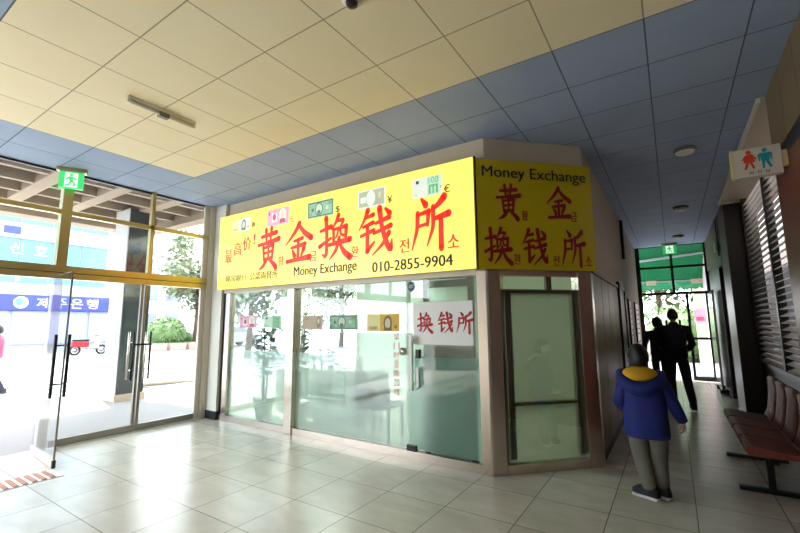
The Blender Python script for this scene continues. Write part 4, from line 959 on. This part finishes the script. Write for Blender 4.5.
def tree(name, x, y, h, cr, cz, n, leafm, label, seed, group='trees along the road', cat='tree', lsz=.38, trunk=.16, flat=1.):
    rnd = random.Random(seed); t = thing(name, label, cat, (x, y, GZ), 0, group)
    tr = MB().tube([(0, 0, 0), (.1, .05, cz * .5), (0, 0, cz), (.1, 0, h * .9)], [trunk, trunk * .8, trunk * .6, trunk * .2], M_['bark'], 9)
    for k in range(7):
        a = k * .9; tr.tube([(0, 0, cz * (.6 + .05 * k)), (cr * .6 * math.cos(a), cr * .6 * math.sin(a), cz + rnd.uniform(-.1, .3) * cr)], [trunk * .4, trunk * .12], M_['bark'], 6)
    tr.build('trunk', t); fo = MB()
    cl_ = [(rnd.gauss(0, .45) * cr, rnd.gauss(0, .45) * cr, cz + rnd.gauss(0, .4) * cr * flat) for _ in range(26)]
    for _ in range(n):
        q = rnd.choice(cl_); p = Vector(q) + Vector((rnd.gauss(0, .2), rnd.gauss(0, .2), rnd.gauss(0, .17))) * cr
        dv = Vector((rnd.uniform(-1, 1), rnd.uniform(-1, 1), rnd.uniform(-.6, .8))); leaf(fo, p, dv, lsz * rnd.uniform(.7, 1.3), lsz * .28, M_[leafm], .3)
    fo.build('foliage', t); return t
tree('street_tree', -29.5, 17.2, 7.5, 2.5, 4.6, 4600, 'leaf2', 'grey green tree behind the closed glass door beside the column', 11)
tree('street_tree', -17, 12.6, 6.0, 1.9, 3.8, 4200, 'leaf2', 'leafy tree outside behind the leftmost shop pane', 12)
tree('street_tree', -19, 21.5, 7.5, 2.6, 4.4, 4200, 'leaf2', 'darker tree outside seen through the middle shop pane', 13)
def bush(name, x, y, rx, rz, leafm, label, seed, n=1500, cat='shrub', group=None, z0=0.):
    rnd = random.Random(seed); t = thing(name, label, cat, (x, y, GZ), 0, group)
    MB().ell(0, 0, z0 + rz * .8, rx * .92, rx * .92, rz * .92, M_[leafm], 20, 14).tube([(0, 0, 0), (0, 0, z0 + rz * .5)], .06, M_['bark'], 8).build('core', t)
    fo = MB()
    for _ in range(n):
        v_ = Vector((rnd.gauss(0, 1), rnd.gauss(0, 1), rnd.gauss(0, 1))).normalized(); p = Vector((v_.x * rx * .92, v_.y * rx * .92, z0 + rz * .8 + v_.z * rz * .92))
        if p.z < .05: continue
        leaf(fo, p, v_ + Vector((rnd.uniform(-.8, .8), rnd.uniform(-.8, .8), rnd.uniform(-.5, .8))), rx * .12, rx * .035, M_[leafm], .3)
    fo.build('foliage', t)
bush('round_bush', -27.6, 14.2, 1.25, .95, 'leaf3', 'round clipped bush on the far pavement seen through the closed glass door', 4, z0=.35)
bush('low_shrub', -28.3, 15.9, .5, .45, 'leaf', 'low dark shrub beside the round clipped bush', 6, 500, z0=.3)
for k, (x, y, lab) in enumerate(((-26.2, 12.95, 'pinkish planter box under the round bush, next to the door handles'), (-26.2, 14.15, 'pinkish planter box in the middle under the round bush'), (-26.2, 15.35, 'pinkish planter box nearest the parked car'))):
    t = thing('planter_box', lab, 'planter', (x, y, GZ), 0, 'planter boxes on the far pavement')
    MB().box(-.3, -.5, 0, .3, .5, .42, M_['brick_pl'], bev=.03).build('box', t); MB().box(-.24, -.44, .40, .24, .44, .46, M_['leaf']).build('soil_cover', t)
# scooter
t = thing('motor_scooter', 'white and red motor scooter parked across the road', 'scooter', (-26.6, 9.6, GZ), R(90))
for x in (-.6, .62): MB().tube([(x + .22 * math.cos(a), 0, .25 + .22 * math.sin(a)) for a in [k * math.pi / 10 for k in range(21)]], .055, M_['black_metal'], 8, cap=False).lathe([(.12, -.03), (.12, .03)], M_['steel'], 14, M=Matrix.Translation((x, 0, .25)) @ Matrix.Rotation(R(90), 4, 'X')).build('wheel', t)
MB().box(-.75, -.14, .4, .0, .14, .72, M_['red'], bev=.06).box(-.1, -.14, .28, .38, .14, .36, M_['bl_grey'], bev=.02).build('body_shell', t)
MB().box(-.72, -.13, .72, .0, .13, .82, M_['black_metal'], bev=.03).build('seat', t)
MB().box(.34, -.18, .34, .44, .18, .86, M_['white'], bev=.03).build('leg_shield', t)
MB().tube([(.62, 0, .3), (.44, 0, .98)], .03, M_['steel']).tube([(.40, -.32, 1.0), (.46, 0, .98), (.40, .32, 1.0)], .018, M_['black_metal']).build('handlebar', t)
# parked car
t = thing('parked_car', 'small pale car parked beyond the planter boxes', 'car', (-26.5, 18.2, GZ), R(90))
b2 = bmesh.new(); prof = [(-1.9, .3), (-1.92, .75), (-1.6, .92), (-1.2, 1.0), (-.7, 1.42), (.5, 1.45), (1.05, .98), (1.75, .85), (1.92, .6), (1.9, .3)]; n = len(prof)
V = [b2.verts.new((x, -.78, z)) for x, z in prof] + [b2.verts.new((x, .78, z)) for x, z in prof]
b2.faces.new(V[:n]); b2.faces.new(V[n:][::-1])
for i in range(n): b2.faces.new((V[i], V[n + i], V[n + (i + 1) % n], V[(i + 1) % n]))
bmesh.ops.recalc_face_normals(b2, faces=b2.faces[:]); bmesh.ops.bevel(b2, geom=b2.edges[:], offset=.06, segments=2, affect='EDGES')
MB().bm(b2, M_['bl_white']).build('body', t)
for sy in (-.79, .785): MB().add([(-1.0, sy, 1.0), (.85, sy, 1.0), (.42, sy, 1.36), (-.68, sy, 1.36)], [(0, 1, 2, 3)], M_['bl_grey']).build('side_window', t)
for x in (-1.2, 1.2):
    for sy in (-.7, .7): MB().lathe([(.20, -.1), (.30, -.1), (.30, .1), (.20, .1)], M_['black_metal'], 20, M=Matrix.Translation((x, sy, .3)) @ Matrix.Rotation(R(90), 4, 'X')).build('wheel', t)
# passer-by at the left edge
person('person in a pink top and dark trousers walking outside at the left edge', (-13.0, 2.90, GZ), R(175), dict(s=.95, hs=.98, shoe=.24, trousers='navy_cloth', top='pink_cloth', hem=.84, jk=1.0, bulk=.98, tf=1.15,
    j=dict(pel=(0, 0, .86), chest=(0, 0, 1.18), neck=(0, .01, 1.34), head=(0, .02, 1.46), hipL=(-.08, 0, .82), hipR=(.08, 0, .82), knL=(-.08, .10, .45), knR=(.08, -.02, .45), anL=(-.08, .16, .085), anR=(.08, -.20, .10),
           shL=(-.16, 0, 1.29), elL=(-.22, .03, 1.06), wrL=(-.20, .15, .87), shR=(.16, 0, 1.29), elR=(.22, -.06, 1.05), wrR=(.21, .06, .85))))

# ================================================================== OUTSIDE THE EXIT
a = thing('green_awning', 'green awning with a scalloped edge over the far exit', 'awning')
def aw(x, t_): return (x, 13.25 + 2.3 * t_, 3.75 - .98 * t_)
mb = MB(); mb.add([(*aw(-1.6, 0),), (*aw(1.25, 0),), (*aw(1.25, 1),), (*aw(-1.6, 1),)] + [tuple(Vector(aw(x_, t_)) + Vector((0, 0, .02))) for x_, t_ in ((-1.6, 0), (1.25, 0), (1.25, 1), (-1.6, 1))], [(0, 1, 2, 3), (7, 6, 5, 4), (0, 4, 5, 1), (1, 5, 6, 2), (2, 6, 7, 3), (3, 7, 4, 0)], M_['awning']); mb.build('canopy', a)
mb = MB(); n = 12; top = []; bot = []
for k in range(n * 4 + 1):
    x_ = -1.6 + 2.85 * k / (n * 4); top.append((x_, 15.55, 2.78)); bot.append((x_, 15.56, 2.52 - .05 * abs(math.sin(math.pi * k / 4))))
L_ = len(top); mb.add(top + bot, [(i, i + 1, L_ + i + 1, L_ + i) for i in range(L_ - 1)], M_['awning']); mb.build('valance', a)
MB().tube([(-1.5, 14.2, 3.22), (1.2, 14.0, 3.40)], .035, M_['bl_white']).tube([(-1.5, 15.5, 2.75), (1.2, 15.5, 2.75)], .025, M_['bl_white']).build('frame', a)
for x_ in (-.62, .55): MB().box(x_, 15.2, 2.62, x_ + .28, 15.24, 2.76, M_['stone']).build('bracket', a)
struct(MB().box(.86, 13.3, GZ - .02, 1.1, 17, 4.2, M_['bl_pink']).box(.62, 15.9, GZ, .95, 16.3, 4.2, M_['plaster']), 'wall_exit_side')
struct(B(-6, 21, GZ, 1.9, 21.3, 1.3, m=M_['plaster']), 'wall_yard')
struct(B(-6, 13.26, GZ, 1.9, 21, GZ + .03, m=M_['bl_white']), 'ground_bounce')  # pale slab added to bounce more daylight into the corridor
o = MB().box(.56, 15.70, 1.45, .86, 15.74, 1.85, M_['n_pink']).build('pink_board'); tag(o, 'pink notice board on the pale pillar outside the far exit', 'board')
o2 = MB().box(.61, 15.695, 1.5, .81, 15.70, 1.62, M_['n_pinkd']).build('print', o)
for k, (x, y, r, hz, lab) in enumerate(((-2.1, 19.3, .9, 1.1, 'green bush outside the far exit on its open side'), (.2, 19.8, 1.1, 1.2, 'green bush outside the far exit behind the man'), (1.2, 18.2, .55, .8, 'green bush outside behind the pale pillar'))):
    bush('garden_bush', x, y, r, hz, 'leaf3', lab, 20 + k, 900, group='bushes outside the exit')
tree('garden_tree', -.6, 24.5, 6.0, 2.6, 4.4, 1800, 'leaf3', 'light green tree beyond the far exit', 31, None)

# ================================================================== LIGHT, WORLD, CAMERA
wd = bpy.data.worlds.new('world'); scene.world = wd; wd.use_nodes = True
nt = wd.node_tree; bg = nt.nodes['Background']
tc = nt.nodes.new('ShaderNodeTexCoord'); sp = nt.nodes.new('ShaderNodeSeparateXYZ'); cr = nt.nodes.new('ShaderNodeValToRGB')
nt.links.new(tc.outputs['Generated'], sp.inputs[0]); nt.links.new(sp.outputs[2], cr.inputs[0]); nt.links.new(cr.outputs[0], bg.inputs[0])
cr.color_ramp.elements[0].position = 0.; cr.color_ramp.elements[0].color = (.95, .97, 1, 1); cr.color_ramp.elements[1].position = .8; cr.color_ramp.elements[1].color = (.72, .84, 1, 1)
bg.inputs[1].default_value = 5.0
sun = bpy.data.lights.new('sun', 'SUN'); sun.energy = 9; sun.angle = R(3); sun.color = (1, .96, .9)
so = bpy.data.objects.new('sun', sun); COL.objects.link(so); so.rotation_euler = Vector((-.58, .16, .80)).to_track_quat('Z', 'Y').to_euler()

def cam():
    p, yw, ro = R(7.83034344), R(-33.33712235), R(-.42246608)
    cy, sy, cp, sp_ = math.cos(yw), math.sin(yw), math.cos(p), math.sin(p)
    f = Vector((sy * cp, cy * cp, sp_)); r = Vector((cy, -sy, 0)); uu = r.cross(f); k, s_ = math.cos(ro), math.sin(ro)
    r2 = r * k + uu * s_; u2 = -r * s_ + uu * k
    cd = bpy.data.cameras.new('camera'); cd.sensor_width = 36; cd.lens = 410.36 * 36 / 800; cd.clip_start = .05; cd.clip_end = 300
    o = bpy.data.objects.new('camera', cd); COL.objects.link(o)
    o.matrix_world = Matrix(((r2.x, u2.x, -f.x, 0), (r2.y, u2.y, -f.y, 0), (r2.z, u2.z, -f.z, 1.5), (0, 0, 0, 1)))
    scene.camera = o
cam()
vs_ = scene.view_settings
scene.display_settings.display_device = 'sRGB'; vs_.view_transform = 'Standard'; vs_.look = 'None'; vs_.gamma = 1; vs_.use_curve_mapping = False; vs_.exposure = 0.85
cy = scene.cycles
cy.max_bounces = 10; cy.diffuse_bounces = 6; cy.glossy_bounces = 4; cy.transparent_max_bounces = 24; cy.transmission_bounces = 6
cy.caustics_reflective = False; cy.caustics_refractive = False; cy.sample_clamp_indirect = 8; cy.use_denoising = True
